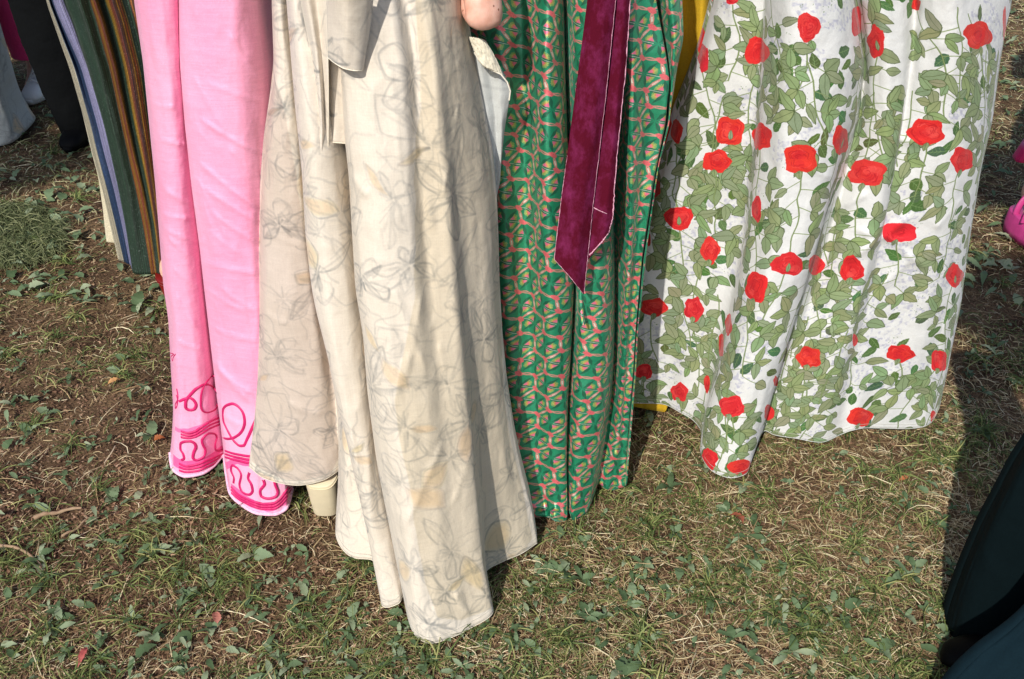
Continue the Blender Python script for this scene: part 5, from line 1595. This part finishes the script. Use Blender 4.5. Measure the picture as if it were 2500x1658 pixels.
lace_p = thing('person', 'person in a pale grey patterned skirt cut off by the left edge', 'person', (-2.2, 3.75, 0))
lc = Drape([
    G([(-420, -250), (-440, 0), (-460, 152), (-470, 300), (-480, 330)], 3.9, z=.02),
    G([(-320, -250), (-330, 0), (-340, 152), (-350, 300), (-340, 355)], 3.75, z=.01),
    G([(-220, -250), (-220, 0), (-210, 152), (-200, 300), (-190, 362)], 3.7, z=.01),
    G([(-130, -250), (-110, 0), (-80, 152), (-60, 300), (-50, 362)], 3.7, z=.01),
    G([(-90, -250), (-60, 0), (-20, 152), (0, 245), (12, 300), (20, 352)], 3.72, z=.01),
    G([(-80, -250), (-45, 0), (0, 152), (22, 235), (42, 282), (67, 316)], 3.85, z=.02),
], nc=70, nr=80, wrinkle=.012, seed=5)
lace_cv = pencil_print(*lc.bounds(), (186, 190, 186), 12, ppm=500, nfl=60, strength=.9)
lace_m = cloth_mat('pale grey lace cloth', img=lace_cv.image('lace cloth'), rough=.8, sheen=.2, vary=.1)
lc.build('skirt', lace_m, lace_p, lace_cv, back=.3)
bodice(lc.ring, lace_m, lace_p, -2.35, 3.95)
body(lace_p, -2.35, 3.95)

# =================================================================== BACKGROUND RIGHT: pink platform sandal and skirt corner
rp_p = thing('person', 'person in a pink and white dress with pink platform sandals at the right edge', 'person', (1.85, 2.95, 0))
pinkw_cv = Canvas(-.4, -.1, 1.1, 1.1, 500, (214, 186, 208)); X_, Y_ = pinkw_cv.grid()
rd = Drape([
    G([(2476, 396), (2477, 397), (2478, 398)], 2.9, y=2.9)] * 2 + [], nc=4, nr=4) if False else None
rd = Drape([
    G([(2880, -350), (2680, 0), (2580, 250), (2482, 396)], 2.95, z=.26),
    G([(2920, -350), (2740, 0), (2640, 250), (2530, 402)], 2.88, z=.25),
    G([(3000, -350), (2840, 0), (2740, 250), (2640, 402)], 2.86, z=.25),
    G([(3080, -350), (2960, 0), (2880, 250), (2800, 398)], 2.88, z=.26),
    G([(3120, -350), (3020, 0), (2960, 250), (2900, 385)], 2.98, z=.28),
], nc=60, nr=90, wrinkle=.006, seed=7)
bx0, by0, bw, bh_ = rd.bounds()
pinkw_cv = Canvas(bx0 - .02, by0 - .02, bw + .04, bh_ + .04, 500, (206, 176, 204)); X_, Y_ = pinkw_cv.grid()
k_ = np.clip((Y_ - (by0 + bh_ - .075)) / .03, 0, 1)[..., None] + (fbm(X_ * 30, Y_ * 30, 2, 2) > .35)[..., None] * .4
pinkw_cv.a = (pinkw_cv.a * (1 - np.clip(k_, 0, 1)) + np.array([.80, .14, .38]) * np.clip(k_, 0, 1)).astype(np.float32)
pw_m = cloth_mat('pink white dress cloth', img=pinkw_cv.image('pink white cloth'), rough=.7, sheen=.2)
rd.build('dress', pw_m, rp_p, pinkw_cv, back=.10)
rcx = float(rd.P[:, 0, 0].mean())
bodice(rd.ring, pw_m, rp_p, rcx, 3.0)
psx = at(2492, 628, y_of(628, .004))
body(rp_p, rcx + .04, 3.04, feet=[(float(psx[0]) + .075 - rcx - .04, float(psx[1]) + .07 - 3.04), (.14, 0)], heel=.09)
pl_m = plain('magenta leather', srgb(196, 62, 132), .5)
ps = at(2492, 628, y_of(628, .004))
sxp, syp = float(ps[0]) + .075, float(ps[1])
loft('platform', [ring_(sxp, syp + .10, z, w1, w2, 24, .25, .8) for z, w1, w2 in ((.003, .050, .115), (.03, .052, .120), (.075, .048, .118), (.08, .046, .115))], pl_m, rp_p)
for k, (dy, hz) in enumerate(((.05, .055), (.11, .075), (.17, .07))):
    a = np.linspace(0, math.pi, 14)
    tube('strap', np.stack([sxp + np.cos(a) * .05, syp + dy + .02 * np.cos(a), .078 + np.sin(a) * hz], -1), .011, pl_m, rp_p, 8, flat=.4)
rs_ = []
for yy, zz, w, hh in ((-.0, .095, .03, .02), (.03, .10, .07, .035), (.09, .11, .076, .055), (.15, .13, .062, .085), (.20, .15, .056, .12), (.23, .13, .03, .06)):
    a = np.arange(14) * 2 * math.pi / 14
    rs_.append(np.stack([sxp + np.cos(a) * w / 2, np.full(14, syp + yy), zz + np.sin(a) * hh / 2], -1))
loft('foot', rs_, SKIN, rp_p, sub=1)

# =================================================================== FOREGROUND RIGHT: dark navy suit
nv_p = thing('person', 'person in dark navy trousers cut off by the lower right corner', 'person', (1.02, 1.15, 0))
navy = cloth_mat('near-black navy cloth', col=(.0018, .0060, .0075, 1), rough=.9, sheen=.0, spec=.08, vary=.15, bump=(700, .0005), bump2=(18, .005), sheen_tint=srgb(60, 110, 130))
navy2 = cloth_mat('teal navy cloth', col=(.004, .014, .021, 1), rough=.9, sheen=.0, spec=.1, vary=.15, bump=(700, .0005), bump2=(18, .004), sheen_tint=srgb(60, 120, 150))
leg = Drape([
    G([(2580, 700), (2560, 850), (2525, 1050), (2470, 1134), (2438, 1201), (2394, 1285), (2352, 1386), (2322, 1470), (2310, 1512), (2308, 1545)], 1.36, y=1.30),
    G([(2600, 700), (2580, 850), (2550, 1050), (2490, 1150), (2456, 1220), (2416, 1310), (2376, 1410), (2345, 1500), (2332, 1570)], 1.30, y=1.255),
    G([(2640, 700), (2620, 850), (2600, 1050), (2560, 1200), (2500, 1330), (2450, 1450), (2400, 1560), (2380, 1640)], 1.27, y=1.215),
    G([(2720, 700), (2715, 850), (2710, 1050), (2680, 1300), (2640, 1450), (2560, 1600), (2500, 1760)], 1.25, y=1.17),
    G([(2840, 700), (2840, 850), (2835, 1050), (2800, 1300), (2760, 1450), (2680, 1650), (2640, 1800)], 1.26, y=1.17),
], nc=80, nr=100, wrinkle=.004, seed=19)
leg.build('trouser_leg', navy, nv_p, None, back=.05)
leg2 = Drape([
    G([(2640, 1300), (2540, 1460), (2499, 1512), (2457, 1550), (2394, 1596), (2335, 1655), (2290, 1720)], 1.12, y=1.08),
    G([(2700, 1300), (2640, 1460), (2600, 1560), (2540, 1650), (2480, 1720), (2430, 1800)], 1.07, y=1.03),
    G([(2800, 1300), (2760, 1460), (2720, 1620), (2640, 1760), (2580, 1900)], 1.04, y=1.00),
    G([(2900, 1300), (2880, 1460), (2850, 1620), (2800, 1760), (2760, 1900)], 1.06, y=1.02),
], nc=60, nr=60, wrinkle=.003, seed=29)
leg2.build('coat_hem', navy2, nv_p, None, back=.05)
sp_ = at(2345, 1640, y_of(1640, .01))
rs_ = []
x_, y_ = float(at(2290, 1600, 1.215)[0]), 1.215
for t, hw_, hh in ((0, .02, .03), (.03, .036, .052), (.08, .045, .068), (.14, .046, .075), (.20, .040, .08), (.26, .036, .085), (.29, .02, .08)):
    a = np.arange(20) * 2 * math.pi / 20
    # toe points to -x+y slightly: the shoe shows just outside the trouser hem
    rs_.append(np.stack([x_ + t * .9 + np.sin(.4) * np.cos(a) * hw_, y_ - t * .25 + np.cos(a) * hw_, .004 + hh / 2 + np.sin(a) * hh / 2], -1))
loft('shoe', rs_, blackleather, nv_p, sub=1)

# blades of grass standing in front of the dark cuff
fb = [(2300, 1640, .9, .09), (2330, 1655, .6, .11), (2288, 1618, 1.2, .06), (2350, 1652, 2.2, .08), (2310, 1560, 1.9, .05)]
gxx = []; gyy = []
for u, v, a, L in fb:
    yy = float(y_of(min(v, 1655), 0)); gxx += [float(at(u, v, yy)[0])] * 3; gyy += [yy - .02] * 3
blades('grass_by_cuff', 0, (.05, .10), (.0014, .0024), (.5, 1.1), .4, green_m, lambda a, b: np.ones_like(a), pos=(np.array(gxx), np.array(gyy)))

# =================================================================== UNSEEN TREES BEHIND THE PHOTOGRAPHER (added to shade parts of the lawn)
bark_m = plain('tree bark', srgb(96, 78, 62), .95, (30, .02), .3)
tleaf_m = ramp_mat('tree leaf', [(0, srgb(50, 74, 30)), (.6, srgb(78, 104, 46)), (1, srgb(110, 132, 66))], .6, .3)


def shade_tree(base, top, boughs, label):
    """boughs: list of (centre, radii, leaf count); each is carried by a limb from the trunk"""
    tr = thing('shade_tree', label, 'shade_tree', base)
    bx_, by_, _ = base; n = 16
    t = np.linspace(0, 1, n); P = np.stack([bx_ + .15 * np.sin(t * 3), by_ + .1 * np.sin(t * 4), t * top], 1)
    tube('trunk', P, .20 * (1 - .75 * t) + .02, bark_m, tr, 14)
    AVs, cs = [], []
    for (c, rad, cnt) in boughs:
        c = np.array(c, float); z0 = min(top * .85, c[2] - .3); k = z0 / top
        s0 = np.array([bx_ + .15 * math.sin(k * 3), by_ + .1 * math.sin(k * 4), z0])
        tt = np.linspace(0, 1, 12)[:, None]
        Q = s0 * (1 - tt) + c * tt; Q[:, 2] += .25 * np.sin(tt[:, 0] * math.pi)
        tube('limb', Q, .06 * (1 - .8 * tt[:, 0]) + .008, bark_m, tr, 8)
        q = rng.normal(0, 1, (cnt, 3)); q /= np.linalg.norm(q, axis=1)[:, None]; q *= rng.random((cnt, 1)) ** .4
        q = q * np.array(rad) + c
        keep = fbm(q[:, 0] * 2.2, q[:, 1] * 2.2 + q[:, 2], 55, 3) > -.28
        AVs.append(q[keep])
    q = np.concatenate(AVs); n = len(q); L = rng.uniform(.04, .075, n)
    d1 = rng.normal(0, 1, (n, 3)); d1 /= np.linalg.norm(d1, axis=1)[:, None]
    d2 = np.cross(d1, rng.normal(0, 1, (n, 3))); d2 /= np.linalg.norm(d2, axis=1)[:, None]
    V = np.stack([q - d1 * L[:, None], q - d2 * L[:, None] * .5, q + d1 * L[:, None], q + d2 * L[:, None] * .5], 1).reshape(-1, 3)
    f = np.arange(n * 4).reshape(n, 4); c_ = np.repeat(rng.random(n), 4)
    mesh_np('crown', V, f, tleaf_m, tr, vuv=np.stack([c_, c_], -1), smooth=False)


def caster(x, y, z):
    t = z / -SUN.z  # sets an added bough up-sun of the ground patch it shades
    return (x - SUN.x * t, y - SUN.y * t, z)


shade_tree((-8.2, -3.6, 0), 5.2, [(caster(-2.3, 3.45, 4.2), (.75, .32, .16), 2200), (caster(-3.4, 3.7, 4.4), (.8, .5, .2), 1800),
                           ((-8.6, -4.0, 5.6), (1.3, 1.3, .9), 5000)], 'unseen leafy trunk and boughs added behind the photographer to shade the lawn, left side')
shade_tree((4.2, -5.0, 0), 5.6, [(caster(1.75, 2.35, 4.0), (.50, .42, .16), 1900), (caster(1.95, 3.35, 4.2), (.65, .26, .14), 1700),
                          (caster(2.8, 2.5, 4.3), (.6, .6, .2), 1500), ((4.8, -5.4, 6.2), (1.3, 1.3, .9), 5000)],
     'unseen leafy trunk and boughs added behind the photographer to shade the lawn, right side')
